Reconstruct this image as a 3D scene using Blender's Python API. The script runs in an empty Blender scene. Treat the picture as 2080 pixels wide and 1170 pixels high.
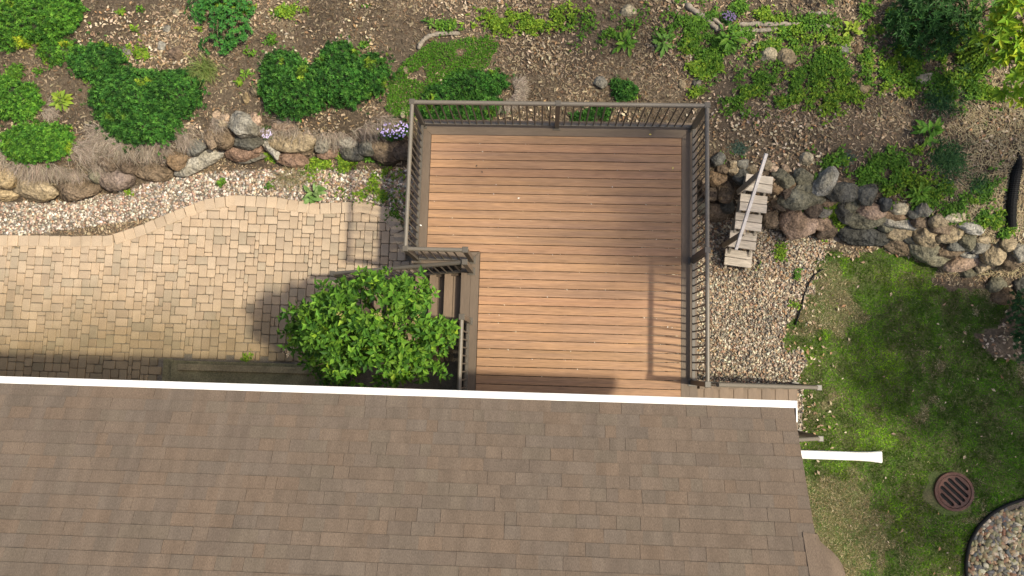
import bpy, math
import numpy as np
from mathutils import Matrix, Vector

sc = bpy.context.scene
COL = sc.collection
rng = np.random.default_rng(7)

# ------------------------------------------------------------------ camera, sky, sun, exposure
FOC, CX, CY, NAD, CAMH, ROLL = 1405., 1040., 585., (1099., 738.), 11.28, math.radians(1.65)
d_ = np.array([(NAD[0]-CX)/FOC, -(NAD[1]-CY)/FOC, -1.]); d_ /= np.linalg.norm(d_)
zc = -d_
xw = np.array([1., 0, 0]); xw = xw - zc*xw.dot(zc); xw /= np.linalg.norm(xw)
Mc = np.array([xw, np.cross(zc, xw), zc])
ca, sa = math.cos(ROLL), math.sin(ROLL)
Mc = np.array([[ca, -sa, 0], [sa, ca, 0], [0, 0, 1.]]) @ Mc
cd = bpy.data.cameras.new('camera'); cam = bpy.data.objects.new('camera', cd); COL.objects.link(cam)
cd.sensor_width = 36.; cd.lens = 36.*FOC/2080.; cd.clip_end = 2000.; cd.clip_start = .1
cam.matrix_world = Matrix.Translation((0, 0, CAMH)) @ Matrix(Mc.tolist()).to_4x4()
sc.camera = cam

SUN = Vector((.645, -.065, 1.)).normalized()
W = bpy.data.worlds.new('World'); sc.world = W; W.use_nodes = True
wn = W.node_tree; bg = wn.nodes['Background']
sky = wn.nodes.new('ShaderNodeTexSky'); sky.sky_type = 'NISHITA'; sky.sun_disc = False
sky.sun_elevation = math.asin(SUN.z); sky.sun_rotation = math.atan2(SUN.x, SUN.y)
wn.links.new(sky.outputs[0], bg.inputs[0]); bg.inputs[1].default_value = .115
sky.dust_density = 4.; sky.ozone_density = .0; sky.air_density = 1.
sl = bpy.data.lights.new('sun', 'SUN'); sl.energy = 2.9; sl.angle = math.radians(2.3); sl.color = (1., .92, .74)
so = bpy.data.objects.new('sun', sl); COL.objects.link(so); so.location = (30, -3, 46)
so.rotation_euler = SUN.to_track_quat('Z', 'Y').to_euler()
sc.view_settings.view_transform = 'Standard'; sc.view_settings.look = 'None'
sc.view_settings.exposure = .84; sc.view_settings.gamma = 1.; sc.view_settings.use_curve_mapping = False

def at(px, py, z=0.):
    r = Mc @ np.array([(px-CX)/FOC, -(py-CY)/FOC, -1.]); t = (z-CAMH)/r[2]
    return np.array([r[0]*t, r[1]*t])
def inframe(x, y, z, m=30):
    c = Mc.T @ np.array([x, y, z-CAMH]); px = CX+FOC*c[0]/-c[2]; py = CY-FOC*c[1]/-c[2]
    return -m < px < 2080+m and -m < py < 1170+m

# ------------------------------------------------------------------ numeric helpers
def vnoise(x, y, s, seed):
    g = np.random.default_rng(seed).random((128, 128))
    x = np.asarray(x)/s+50.3; y = np.asarray(y)/s+50.7
    i = np.floor(x).astype(int); j = np.floor(y).astype(int); u = x-i; v = y-j
    u = u*u*(3-2*u); v = v*v*(3-2*v)
    G = lambda a, b: g[a % 128, b % 128]
    return (G(i, j)*(1-u)+G(i+1, j)*u)*(1-v)+(G(i, j+1)*(1-u)+G(i+1, j+1)*u)*v
def fnoise(x, y, s, seed): return .6*vnoise(x, y, s, seed)+.3*vnoise(x, y, s/2.1, seed+1)+.1*vnoise(x, y, s/4.3, seed+2)
def sstep(a, b, x):
    t = np.clip((np.asarray(x, float)-a)/(b-a), 0, 1); return t*t*(3-2*t)
def inpoly(x, y, P):
    x = np.asarray(x); y = np.asarray(y); r = np.zeros(x.shape, bool); n = len(P)
    for k in range(n):
        x1, y1 = P[k]; x2, y2 = P[(k+1) % n]
        if y1 == y2: continue
        r ^= ((y1 > y) != (y2 > y)) & (x < (x2-x1)*(y-y1)/(y2-y1)+x1)
    return r
def nrm(a): return a/np.maximum(np.linalg.norm(a, axis=-1, keepdims=True), 1e-9)

# terrain: flat yard at -1.5, bank rising behind the boulder walls
LOW = -1.5
base_px = [(-900, 430), (-300, 425), (0, 412), (150, 408), (240, 388), (330, 362), (440, 345), (560, 332), (700, 320), (820, 330),
           (1000, 330), (1300, 400), (1450, 440), (1590, 480), (1700, 490), (1790, 495), (1900, 545), (1960, 560), (2080, 585), (2400, 610), (2900, 600)]
BW = np.array([at(a, b, LOW) for a, b in base_px])
def ybase(x): return np.interp(x, BW[:, 0], BW[:, 1])
def terrain(x, y):
    x = np.asarray(x, float); y = np.asarray(y, float); t = y-ybase(x)
    h = .62*sstep(.0, .75, t)+.13*np.clip(t-.6, 0, 6)+.02*np.clip(t-6, 0, 100)
    bump = (fnoise(x, y, .9, 3)-.5)*.12*sstep(.4, 1., t)
    return LOW+h+bump
def onground(px, py, lift=0.):
    z = -1.2
    for _ in range(12):
        p = at(px, py, z); z = float(terrain(p[0], p[1]))+lift
    return np.array([p[0], p[1], z])
def onground_v(px, py):
    rr = np.stack([(np.asarray(px)-CX)/FOC, -(np.asarray(py)-CY)/FOC, -np.ones(len(px))], 1) @ Mc.T; z = np.full(len(rr), -1.)
    for _ in range(9):
        t = (z-CAMH)/rr[:, 2]; x, y = rr[:, 0]*t, rr[:, 1]*t; z = terrain(x, y)
    return np.stack([x, y, z], 1)
def PX(pts, z=LOW): return [tuple(at(a, b, z)) for a, b in pts]

# ------------------------------------------------------------------ object helpers
def link(o, parent=None):
    COL.objects.link(o)
    if parent is not None: o.parent = parent
    return o
def mesh_np(name, V, F, tint=None, smooth=False):
    V = np.asarray(V, np.float32); me = bpy.data.meshes.new(name)
    if isinstance(F, np.ndarray):
        k = F.shape[1]; nf = len(F)
        me.vertices.add(len(V)); me.vertices.foreach_set('co', V.ravel())
        me.loops.add(nf*k); me.loops.foreach_set('vertex_index', F.ravel().astype(np.int32))
        me.polygons.add(nf); me.polygons.foreach_set('loop_start', np.arange(0, nf*k, k, dtype=np.int32))
        me.update(calc_edges=True)
    else:
        me.from_pydata(V.tolist(), [], [list(f) for f in F]); me.update()
    if tint is not None:
        a = me.color_attributes.new('tint', 'FLOAT_COLOR', 'POINT')
        t = np.ones((len(V), 4), np.float32); t[:, :3] = tint; a.data.foreach_set('color', t.ravel())
    me.polygons.foreach_set('use_smooth', np.full(len(me.polygons), smooth))
    return me
def mk(name, V, F, mat, parent=None, loc=(0, 0, 0), rotz=0., smooth=False, tint=None, col=None):
    me = mesh_np(name, V, F, tint, smooth); me.materials.append(mat)
    o = bpy.data.objects.new(name, me); o.location = loc; o.rotation_euler[2] = rotz
    if col is not None: o.color = (*col, 1)
    return link(o, parent)
def tag(o, label, cat, group=None, kind=None):
    if kind: o['kind'] = kind
    if label: o['label'] = label
    if cat: o['category'] = cat
    if group: o['group'] = group
    return o
def empty(name, loc, label, cat, group=None):
    o = bpy.data.objects.new(name, None); o.location = loc; o.empty_display_size = .1
    return tag(link(o), label, cat, group)
class MB:
    def __init__(s): s.V = []; s.F = []; s.n = 0
    def add(s, V, F):
        s.V.extend([tuple(v) for v in V]); s.F.extend([tuple(i+s.n for i in f) for f in F]); s.n = len(s.V)
        return s
    def box(s, x0, x1, y0, y1, z0, z1, ch=0.): return s.add(*cbox(x0, x1, y0, y1, z0, z1, ch))
    def bar(s, p, q, w, h, up=(0, 0, 1)):
        p = np.array(p, float); q = np.array(q, float); d = nrm(q-p); up = np.array(up, float)
        sd = np.cross(d, up); sd = nrm(sd); u = np.cross(sd, d)
        V = [e+sd*a*w/2+u*b*h/2 for e in (p, q) for a, b in ((-1, -1), (1, -1), (1, 1), (-1, 1))]
        return s.add(V, [(0, 1, 2, 3), (7, 6, 5, 4), (0, 4, 5, 1), (1, 5, 6, 2), (2, 6, 7, 3), (3, 7, 4, 0)])
    def tube(s, P, R, n=8):
        V, F = tube(P, R, n); return s.add(V, F)
    def build(s, name, mat, parent=None, **k): return mk(name, s.V, s.F, mat, parent, **k)
def cbox(x0, x1, y0, y1, z0, z1, ch=0.):
    if ch <= 0:
        V = [(x0, y0, z0), (x1, y0, z0), (x1, y1, z0), (x0, y1, z0), (x0, y0, z1), (x1, y0, z1), (x1, y1, z1), (x0, y1, z1)]
        return V, [(3, 2, 1, 0), (4, 5, 6, 7), (0, 1, 5, 4), (1, 2, 6, 5), (2, 3, 7, 6), (3, 0, 4, 7)]
    V = [(x0, y0, z0), (x1, y0, z0), (x1, y1, z0), (x0, y1, z0), (x0, y0, z1-ch), (x1, y0, z1-ch), (x1, y1, z1-ch), (x0, y1, z1-ch),
         (x0+ch, y0+ch, z1), (x1-ch, y0+ch, z1), (x1-ch, y1-ch, z1), (x0+ch, y1-ch, z1)]
    F = [(3, 2, 1, 0), (8, 9, 10, 11)]
    for k in range(4):
        l = (k+1) % 4; F += [(k, l, 4+l, 4+k), (4+k, 4+l, 8+l, 8+k)]
    return V, F
def tube(P, R, n=8):
    P = np.array(P, float); R = np.broadcast_to(np.asarray(R, float), (len(P),)); V = []; F = []
    T = nrm(np.gradient(P, axis=0)); up = np.array([0, 0, 1.]) if abs(T[0][2]) < .9 else np.array([1., 0, 0])
    for k in range(len(P)):
        a = nrm(np.cross(T[k], up)); b = np.cross(a, T[k])
        for i in range(n):
            t = 2*math.pi*i/n; V.append(P[k]+R[k]*(math.cos(t)*a+math.sin(t)*b))
    for k in range(len(P)-1):
        for i in range(n):
            j = (i+1) % n; F.append((k*n+i, k*n+j, (k+1)*n+j, (k+1)*n+i))
    F.append(tuple(range(n))[::-1]); F.append(tuple(range((len(P)-1)*n, len(P)*n)))
    return V, F
def icosphere(sub):
    t = (1+5**.5)/2
    V = [(-1, t, 0), (1, t, 0), (-1, -t, 0), (1, -t, 0), (0, -1, t), (0, 1, t), (0, -1, -t), (0, 1, -t), (t, 0, -1), (t, 0, 1), (-t, 0, -1), (-t, 0, 1)]
    F = [(0, 11, 5), (0, 5, 1), (0, 1, 7), (0, 7, 10), (0, 10, 11), (1, 5, 9), (5, 11, 4), (11, 10, 2), (10, 7, 6), (7, 1, 8),
         (3, 9, 4), (3, 4, 2), (3, 2, 6), (3, 6, 8), (3, 8, 9), (4, 9, 5), (2, 4, 11), (6, 2, 10), (8, 6, 7), (9, 8, 1)]
    V = [tuple(nrm(np.array(v, float))) for v in V]
    for _ in range(sub):
        c = {}; N = []
        def mid(a, b):
            k = (min(a, b), max(a, b))
            if k not in c: c[k] = len(V); V.append(tuple(nrm((np.array(V[a])+np.array(V[b]))/2)))
            return c[k]
        for a, b, d in F:
            x, y, z = mid(a, b), mid(b, d), mid(d, a); N += [(a, x, z), (b, y, x), (d, z, y), (x, y, z)]
        F = N
    return np.array(V), np.array(F)
ICO0, ICO1, ICO2, ICO3 = icosphere(0), icosphere(1), icosphere(2), icosphere(3)

def frames(D, N):                      # columns: length axis D, side, normal
    D = nrm(D); S = nrm(np.cross(N, D)); U = np.cross(D, S)
    return np.stack([D, S, U], axis=2)
def scatter(name, BV, BF, L, M, S, T, mat, parent=None, smooth=False):
    """one mesh of many small pieces: base verts BV, faces BF (n,k), at L with frames M, scales S (N,3), colours T"""
    BV = np.asarray(BV, np.float32); BF = np.asarray(BF); N = len(L)
    P = BV[None]*np.asarray(S, np.float32)[:, None, :]
    V = np.einsum('nij,nkj->nki', M, P)+np.asarray(L)[:, None, :]
    F = (BF[None]+(np.arange(N)*len(BV))[:, None, None]).reshape(-1, BF.shape[1])
    return mk(name, V.reshape(-1, 3), F, mat, parent, smooth=smooth, tint=np.repeat(np.asarray(T, np.float32), len(BV), axis=0))
LEAF = (np.array([(0, 0, 0), (.45, .5, .12), (.45, -.5, .12), (1, 0, -.06), (.5, 0, 0)]), np.array([(0, 4, 1), (4, 3, 1), (0, 2, 4), (4, 2, 3)]))
LEAF2 = (np.array([(0, 0, 0), (.4, .5, .1), (.4, -.5, .1), (1, 0, -.05)]), np.array([(0, 3, 1), (0, 2, 3)]))
CHIP = (np.array([(-.5, -.42, 0), (.42, -.5, .06), (.5, .4, 0), (-.4, .5, .1)]), np.array([(0, 1, 2, 3)]))
BLADE = (np.array([(0, .5, 0), (0, -.5, 0), (1, 0, 0)]), np.array([(0, 1, 2)]))
def randdir(n, zlo, zhi, r=rng):
    a = r.random(n)*2*np.pi; z = zlo+(zhi-zlo)*r.random(n); q = np.sqrt(1-z*z)
    return np.stack([q*np.cos(a), q*np.sin(a), z], 1)
def pick(cols, n, r=rng, jit=.15):
    c = np.array(cols)[r.integers(0, len(cols), n)]; return c*(1+jit*(r.random((n, 1))*2-1))*(1+.06*(r.random((n, 3))*2-1))

# ------------------------------------------------------------------ materials
def mat(name, col=None, rough=.85, tint=False, objcol=False, n1=(6., .35), n2=(60., .25), bump=(80., .3, .01), coord='Object', scale=(1, 1, 1), metal=0., spec=.3,
        mixcol=None, trans=0., rnd=False):
    m = bpy.data.materials.new(name); m.use_nodes = True; t = m.node_tree; nd = t.nodes; P = nd['Principled BSDF']
    P.inputs['Roughness'].default_value = rough; P.inputs['Metallic'].default_value = metal
    P.inputs['Specular IOR Level'].default_value = spec
    L = t.links.new
    def N(k, **v):
        n = nd.new(k)
        for a, b in v.items(): setattr(n, a, b)
        return n
    tc = N('ShaderNodeTexCoord'); mp = N('ShaderNodeMapping'); mp.inputs['Scale'].default_value = scale
    src = tc.outputs[coord]
    if coord == 'World':
        pass
    L(src, mp.inputs['Vector'])
    vec = mp.outputs[0]
    oi = N('ShaderNodeObjectInfo')
    if rnd:
        ad = N('ShaderNodeVectorMath', operation='MULTIPLY_ADD'); cb = N('ShaderNodeCombineXYZ')
        for k in range(3): L(oi.outputs['Random'], cb.inputs[k])
        L(cb.outputs[0], ad.inputs[0]); ad.inputs[1].default_value = (37., 91., 53.); L(vec, ad.inputs[2]); vec = ad.outputs[0]
    def mul(a, b):
        n = N('ShaderNodeMix', data_type='RGBA', blend_type='MULTIPLY'); n.inputs[0].default_value = 1.
        for k, s in ((6, a), (7, b)):
            if isinstance(s, tuple): n.inputs[k].default_value = (*s, 1)
            else: L(s, n.inputs[k])
        return n.outputs[2]
    def noise(sc_, det=4.):
        n = N('ShaderNodeTexNoise'); n.inputs['Scale'].default_value = sc_; n.inputs['Detail'].default_value = det; L(vec, n.inputs['Vector']); return n.outputs[0]
    def ramp(f, lo, hi):
        n = N('ShaderNodeMapRange'); n.inputs[1].default_value = .28; n.inputs[2].default_value = .72; n.inputs[3].default_value = lo; n.inputs[4].default_value = hi; L(f, n.inputs[0]); return n.outputs[0]
    c = tuple(col) if col else (1., 1., 1.)
    if mixcol:
        n = N('ShaderNodeMix', data_type='RGBA'); L(ramp(noise(mixcol[1]), 0, 1), n.inputs[0]); n.inputs[6].default_value = (*c, 1); n.inputs[7].default_value = (*mixcol[0], 1); c = n.outputs[2]
    if tint:
        a = N('ShaderNodeAttribute', attribute_name='tint'); c = mul(c, a.outputs['Color'])
    if objcol: c = mul(c, oi.outputs['Color'])
    for sc_, am in (n1, n2):
        if am > 0: c = mul(c, ramp(noise(sc_), 1-am, 1+am*.8))
    if isinstance(c, tuple): P.inputs['Base Color'].default_value = (*c, 1)
    else: L(c, P.inputs['Base Color'])
    if bump and bump[1] > 0:
        b = N('ShaderNodeBump'); b.inputs['Strength'].default_value = bump[1]; b.inputs['Distance'].default_value = bump[2]
        L(noise(bump[0], 6.), b.inputs['Height']); L(b.outputs[0], P.inputs['Normal'])
    if trans > 0:
        tr = N('ShaderNodeBsdfTranslucent'); mx = N('ShaderNodeMixShader'); mx.inputs[0].default_value = trans
        if isinstance(c, tuple): tr.inputs[0].default_value = (*c, 1)
        else: L(c, tr.inputs[0])
        L(P.outputs[0], mx.inputs[1]); L(tr.outputs[0], mx.inputs[2]); L(mx.outputs[0], nd['Material Output'].inputs[0])
    m['base'] = 1
    return m
M_soil = mat('mulch soil', (.072, .052, .034), n1=(1.3, .35), n2=(25., .5), bump=(60., .8, .03), mixcol=((.125, .095, .062), .9))
M_lawn = mat('lawn soil', (.055, .095, .016), n1=(2., .4), n2=(40., .5), bump=(70., .8, .02), mixcol=((.12, .105, .05), 2.2))
M_gsoil = mat('gravel bed soil', (.16, .13, .10), n1=(3., .3), n2=(50., .5), bump=(60., .8, .02))
M_chip = mat('wood chips and leaf litter', tint=True, n1=(30., .15), n2=(200., .2), bump=None)
M_peb = mat('pebbles', tint=True, n1=(25., .2), n2=(120., .2), bump=(150., .2, .004), rough=.7)
M_leaf = mat('leaves', tint=True, n1=(3., .12), n2=(40., .1), bump=None, rough=.6, trans=.22, spec=.2)
M_grass = mat('grass blades', tint=True, n1=(3., .12), n2=(40., .1), bump=None, rough=.8, trans=.2, spec=.1)
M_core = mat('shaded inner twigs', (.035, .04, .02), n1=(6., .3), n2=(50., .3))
M_stem = mat('dry stems', tint=True, n1=(9., .2), n2=(60., .2), bump=None)
M_wood = mat('woody stems', (.12, .085, .055), n1=(6., .3), n2=(50., .3))
M_bark = mat('bark', (.13, .10, .075), n1=(4., .3), n2=(20., .4), bump=(20., .8, .03))
M_rock = mat('boulder rock', objcol=True, n1=(4.5, .42), n2=(30., .45), bump=(11., 1., .11), rnd=True, rough=.9, spec=.2, mixcol=((.55, .52, .44), 2.6))
M_stonejoint = mat('joint sand', (.15, .125, .09), n1=(4., .3), n2=(60., .4))
M_deck = mat('composite deck board', (.335, .190, .096), rough=.62, objcol=True, n1=(1.1, .2), n2=(9., .24), bump=(20., .15, .003), scale=(.55, 9., 9.), rnd=True, mixcol=((.285, .168, .10), 1.6))
M_border = mat('brown deck border', (.125, .092, .064), rough=.6, objcol=True, n1=(1.1, .14), n2=(9., .14), bump=(20., .12, .003), scale=(1., 9., 9.), rnd=True)
M_bordery = mat('brown deck border lengthwise', (.125, .092, .064), rough=.6, objcol=True, n1=(1.1, .14), n2=(9., .14), bump=(20., .12, .003), scale=(9., 1., 9.), rnd=True)
M_rail = mat('bronze railing paint', (.085, .072, .054), rough=.42, n1=(3., .08), n2=(40., .06), bump=None, spec=.5)
M_railtop = mat('taupe top rail paint', (.135, .115, .088), rough=.5, n1=(3., .08), n2=(40., .06), bump=None, spec=.5)
M_shing = mat('asphalt shingle', (.130, .101, .077), rough=.95, tint=True, objcol=True, rnd=True, scale=(6., 1.2, 1.2), n1=(1.1, .15), n2=(40., .34), bump=(260., .5, .004), spec=.15)
M_edge = mat('shingle cut edge', (.03, .024, .019), rough=.95, n1=(5., .2), n2=(50., .2), bump=None)
M_white = mat('white aluminium', (.8, .79, .77), rough=.4, n1=(4., .08), n2=(30., .06), bump=None, mixcol=((.66, .63, .57), 2.2))
M_siding = mat('beige siding', (.42, .36, .28), rough=.7)
M_conc = mat('mossy concrete', (.20, .165, .085), rough=.9, n1=(3., .4), n2=(35., .35), bump=(60., .5, .01), mixcol=((.14, .125, .06), 4.))
M_greywood = mat('weathered grey lumber', (.50, .43, .335), rough=.85, objcol=True, n1=(1.2, .2), n2=(7., .28), bump=(16., .5, .005), scale=(1.2, 12., 12.), rnd=True)
M_handrail = mat('pale weathered handrail', (.50, .46, .43), rough=.7, n1=(3., .15), n2=(30., .15))
M_log = mat('bleached driftwood', (.235, .20, .155), n1=(5., .3), n2=(40., .35), bump=(30., .7, .02))
M_black = mat('black corrugated plastic', (.010, .010, .010), rough=.65, n1=(5., .2), n2=(40., .2), bump=None, spec=.15)
M_rust = mat('rusty cast iron', (.125, .058, .04), rough=.75, n1=(8., .3), n2=(60., .35), bump=(90., .5, .006), metal=.2, mixcol=((.085, .05, .04), 6.))
M_dark = mat('drain shaft', (.012, .011, .01), n1=(5., .2), n2=(30., .2), bump=None)  # near-black colour stands for the unlit hollow of drain and pipe
def paver_mat():
    m = mat('tumbled paver', (.39, .303, .215), rough=.9, tint=True, objcol=True, n1=(3., .12), n2=(70., .22), bump=(110., .5, .006))
    t = m.node_tree; P = t.nodes['Principled BSDF']; L = t.links.new
    src = P.inputs['Base Color'].links[0].from_socket
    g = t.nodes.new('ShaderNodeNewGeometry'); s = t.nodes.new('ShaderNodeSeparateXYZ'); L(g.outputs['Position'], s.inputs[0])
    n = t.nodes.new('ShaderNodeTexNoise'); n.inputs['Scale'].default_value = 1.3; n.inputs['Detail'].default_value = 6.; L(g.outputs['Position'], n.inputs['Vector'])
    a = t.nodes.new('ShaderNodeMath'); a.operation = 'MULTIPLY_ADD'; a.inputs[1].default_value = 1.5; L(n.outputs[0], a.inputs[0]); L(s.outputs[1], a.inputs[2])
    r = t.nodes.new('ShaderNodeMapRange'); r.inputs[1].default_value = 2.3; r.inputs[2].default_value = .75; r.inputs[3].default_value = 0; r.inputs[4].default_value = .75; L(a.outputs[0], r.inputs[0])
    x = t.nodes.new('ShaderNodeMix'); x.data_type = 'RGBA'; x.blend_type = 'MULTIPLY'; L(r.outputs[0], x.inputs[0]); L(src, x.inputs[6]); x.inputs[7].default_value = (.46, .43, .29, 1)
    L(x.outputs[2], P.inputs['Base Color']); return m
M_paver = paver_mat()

# ------------------------------------------------------------------ zones on the ground (world outlines)
PATIO = PX([(-700, 478), (0, 478), (80, 478), (150, 480), (225, 478), (290, 457), (350, 431), (420, 405), (480, 396), (560, 401), (640, 413), (740, 410), (785, 422), (812, 445), (826, 480), (850, 520), (870, 560)])
PATIO = PATIO+[(-1.5, PATIO[-1][1]), (-1.5, -1.0), (-17, -1.0)]
PATIO_EDGE = np.array(PATIO[1:16])
GRAV_L = PX([(-700, 478), (-700, 425), (0, 412), (150, 408), (240, 390), (330, 365), (430, 350), (560, 345), (700, 345), (830, 345), (870, 420), (880, 560), (700, 560), (480, 420), (0, 485)])
GRAV_R = PX([(1380, 430), (1460, 440), (1590, 478), (1720, 492), (1720, 530), (1660, 548), (1632, 600), (1615, 660), (1604, 760), (1660, 800), (1660, 905), (1560, 925), (1380, 900)])
BEDC = np.array([(2120, 1000), (2080, 1014), (2046, 1025), (2014, 1043), (1987, 1070), (1969, 1102), (1962, 1138), (1963, 1175), (1985, 1230), (2060, 1290), (2200, 1290)])
BED = PX(BEDC.tolist()+[(2420, 1250), (2420, 1000)])
def zone(x, y):
    z = np.zeros(np.shape(x), int)                       # 0 bank, 1 lawn, 2 gravel left, 3 gravel right, 4 pebble bed
    wob = (fnoise(x, y, .38, 21)-.5)*.75+(vnoise(x, y, .1, 23)-.5)*.12
    xl = np.interp(y, [-6, -1.5, -.6, .0, .8, 1.6, 2.1, 2.5], [3.5, 4.3, 4.8, 4.6, 4.55, 4.75, 5.1, 5.7])
    lawn = (x > xl+wob) & (y < ybase(x)-.12+wob) & ~(x > 7.9+1.2*wob+1.1*np.abs(y-.7))
    lawn |= (y < -1.2) & (x > 3.2)
    z[lawn] = 1
    z[(x <= xl+wob) & (x > 1.8) & (y < ybase(x)+.05) & (y > -1.6)] = 3
    z[inpoly(x, y, GRAV_L)] = 2
    z[inpoly(x, y, BED)] = 4
    return z
# ------------------------------------------------------------------ ground sheets
gx = np.concatenate([np.linspace(-180, -20, 9)[:-1], np.linspace(-20, -11.5, 25)[:-1], np.arange(-11.5, 9.5, .09), np.linspace(9.5, 20, 30), np.linspace(20, 180, 9)[1:]])
gy = np.concatenate([np.linspace(-180, -14, 9)[:-1], np.linspace(-14, -5, 20)[:-1], np.arange(-5, 8., .09), np.linspace(8., 20, 30), np.linspace(20, 180, 9)[1:]])
X, Y = np.meshgrid(gx, gy); Z = terrain(X, Y)
gV = np.stack([X.ravel(), Y.ravel(), Z.ravel()], 1); nx = len(gx)
ii, jj = np.meshgrid(np.arange(len(gx)-1), np.arange(len(gy)-1)); a0 = (jj*nx+ii).ravel()
gF = np.stack([a0, a0+1, a0+nx+1, a0+nx], 1); fc = gV[gF].mean(1); fz = zone(fc[:, 0], fc[:, 1])
def sheet(name, sel, m, lift=0.):
    F = gF[sel]; u, inv = np.unique(F, return_inverse=True); V = gV[u].copy(); V[:, 2] += lift
    return tag(mk(name, V, inv.reshape(-1, 4), m, smooth=True), None, None, kind='structure')
sheet('hillside', fz == 0, M_soil); sheet('lawn', fz == 1, M_lawn)
sheet('gravel_bed', (fz == 2) | (fz == 3), M_gsoil); sheet('pebble_bed', fz == 4, M_gsoil)

# ------------------------------------------------------------------ patio of pavers
pj = MB(); pj.add([(x, y, LOW+.012) for x, y in PATIO], [tuple(range(len(PATIO)))])
patio = pj.build('patio', M_stonejoint); tag(patio, None, None, kind='structure')
U = .0805
def paver_mesh(w, h, seed, tall=.06):
    r = np.random.default_rng(seed); g = .0055; c = .007
    J = lambda s: r.normal(0, s, 2)
    q = [np.array(p)+J(.0022) for p in ((-w/2+g, -h/2+g), (w/2-g, -h/2+g), (w/2-g, h/2-g), (-w/2+g, h/2-g))]
    ring = []                                            # cut corners: eight points
    for k in range(4):
        p = q[k]; a = q[k-1]; b = q[(k+1) % 4]; e = .010+.010*r.random()
        ring += [p+nrm(a-p)*e, p+nrm(b-p)*e]
    ring = np.array(ring); cen = ring.mean(0); V = [(*p, -tall) for p in ring]+[(*p, -c) for p in ring]
    V += [(*(p+nrm(cen-p)*c*1.3), r.normal(0, .0007)) for p in ring]
    F = [tuple(range(16, 24))]
    for k in range(8):
        l = (k+1) % 8; F += [(k, l, 8+l, 8+k), (8+k, 8+l, 16+l, 16+k)]
    return np.array(V), F
SIZES = {(2, 2): 5, (3, 2): 4, (2, 3): 4, (1, 2): 2, (2, 1): 2}
pv = {}
for (a, b), n in SIZES.items():
    for k in range(n):
        V, F = paver_mesh(a*U, b*U, a*100+b*10+k); pv[a, b, k] = (V, F)
px0, py0 = -11.6, -.905; nxp, nyp = int((11.6-1.55)/U), int(4.055/U)
occ = np.zeros((nxp, nyp), bool); pieces = []
pr = np.random.default_rng(11)
for j in range(nyp):
    for i in range(nxp):
        if occ[i, j]: continue
        opts = [((3, 2), .22), ((2, 3), .24), ((2, 2), .44), ((1, 2), .05), ((2, 1), .05)]
        fit = []
        for (a, b), w in opts:
            if i+a <= nxp and j+b <= nyp and not occ[i:i+a, j:j+b].any():
                if a < 3 and i+a < nxp and not occ[i+a, j] and i+a+1 < nxp and occ[i+a+1, j] and a != 1: w *= .25
                fit.append(((a, b), w))
        if not fit: occ[i, j] = True; continue
        ws = np.array([w for _, w in fit]); a, b = fit[pr.choice(len(fit), p=ws/ws.sum())][0]
        occ[i:i+a, j:j+b] = True
        pieces.append((px0+(i+a/2)*U, py0+(j+b/2)*U, a, b))
# soldier course along the curved edge
E = PATIO_EDGE; seg = np.linalg.norm(np.diff(E, axis=0), axis=1); cum = np.concatenate([[0], np.cumsum(seg)])
def edge_at(s):
    p = np.array([np.interp(s, cum, E[:, 0]), np.interp(s, cum, E[:, 1])]); q = np.array([np.interp(s+.06, cum, E[:, 0]), np.interp(s+.06, cum, E[:, 1])]); o = np.array([np.interp(s-.06, cum, E[:, 0]), np.interp(s-.06, cum, E[:, 1])])
    return p, nrm(q-o)
inner = []
for s in np.arange(0, cum[-1], .08):
    p, t = edge_at(s); n = np.array([t[1], -t[0]]); inner.append(p+n*.235)
INN = [(-17, inner[0][1])]+[tuple(p) for p in inner]+[(-1.5, inner[-1][1]), (-1.5, -1.0), (-17, -1.0)]
PTONES = np.array([(1, 1, 1), (1.02, 1.0, .97), (.97, .97, .96), (1.03, .99, .94), (.84, .87, .87), (1.05, 1.03, 1.), (.92, .90, .88)])
items = []
for x, y, a, b in pieces:
    cx_ = np.array([x-a*U*.4, x+a*U*.4, x, x+a*U*.4, x-a*U*.4]); cy_ = np.array([y-b*U*.4, y-b*U*.4, y, y+b*U*.4, y+b*U*.4])
    if x+a*U/2 > -7.08 and y-b*U/2 < -.11: continue
    if not inpoly(cx_, cy_, INN).any() or not inpoly(cx_, cy_, PATIO).all(): continue
    k = pr.integers(0, SIZES[a, b]); tone = PTONES[pr.integers(0, len(PTONES))]*pr.normal(1, .05)
    items.append([x, y, LOW+.045+pr.normal(0, .0016), pr.normal(0, .006), ('f', a, b, k), tone])
sold = [paver_mesh(.205, .225, 900+k) for k in range(4)]
for k in range(4): pv['s', k] = sold[k]
s = -5.
n_s = int(cum[-1]/.207)
for k in range(n_s):
    p, t = edge_at(.1+k*.207); n = np.array([t[1], -t[0]]); c = p+n*.115
    items.append([c[0], c[1], LOW+.056+pr.normal(0, .002), math.atan2(t[1], t[0])+pr.normal(0, .012), ('s', pr.integers(0, 4)), PTONES[pr.integers(0, 3)]*pr.normal(1.03, .04)])
def vis(it):
    x, y = it[0], it[1]
    if not inframe(x, y, LOW, 0) or y < -.35: return 1e3
    hid = 50 if (x > -4.3 and y < 1.7) or x > -2.3 else 0
    return hid+math.hypot(x+4.5, y-1.4)
items.sort(key=vis)
pmesh = {}
def pkey(t): return t if t[0] == 's' else t[1:]
for k, v in pv.items():
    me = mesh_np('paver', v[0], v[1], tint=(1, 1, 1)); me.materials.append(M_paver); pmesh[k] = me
mb_V = []; mb_F = []; mb_T = []; nn = 0
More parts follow.
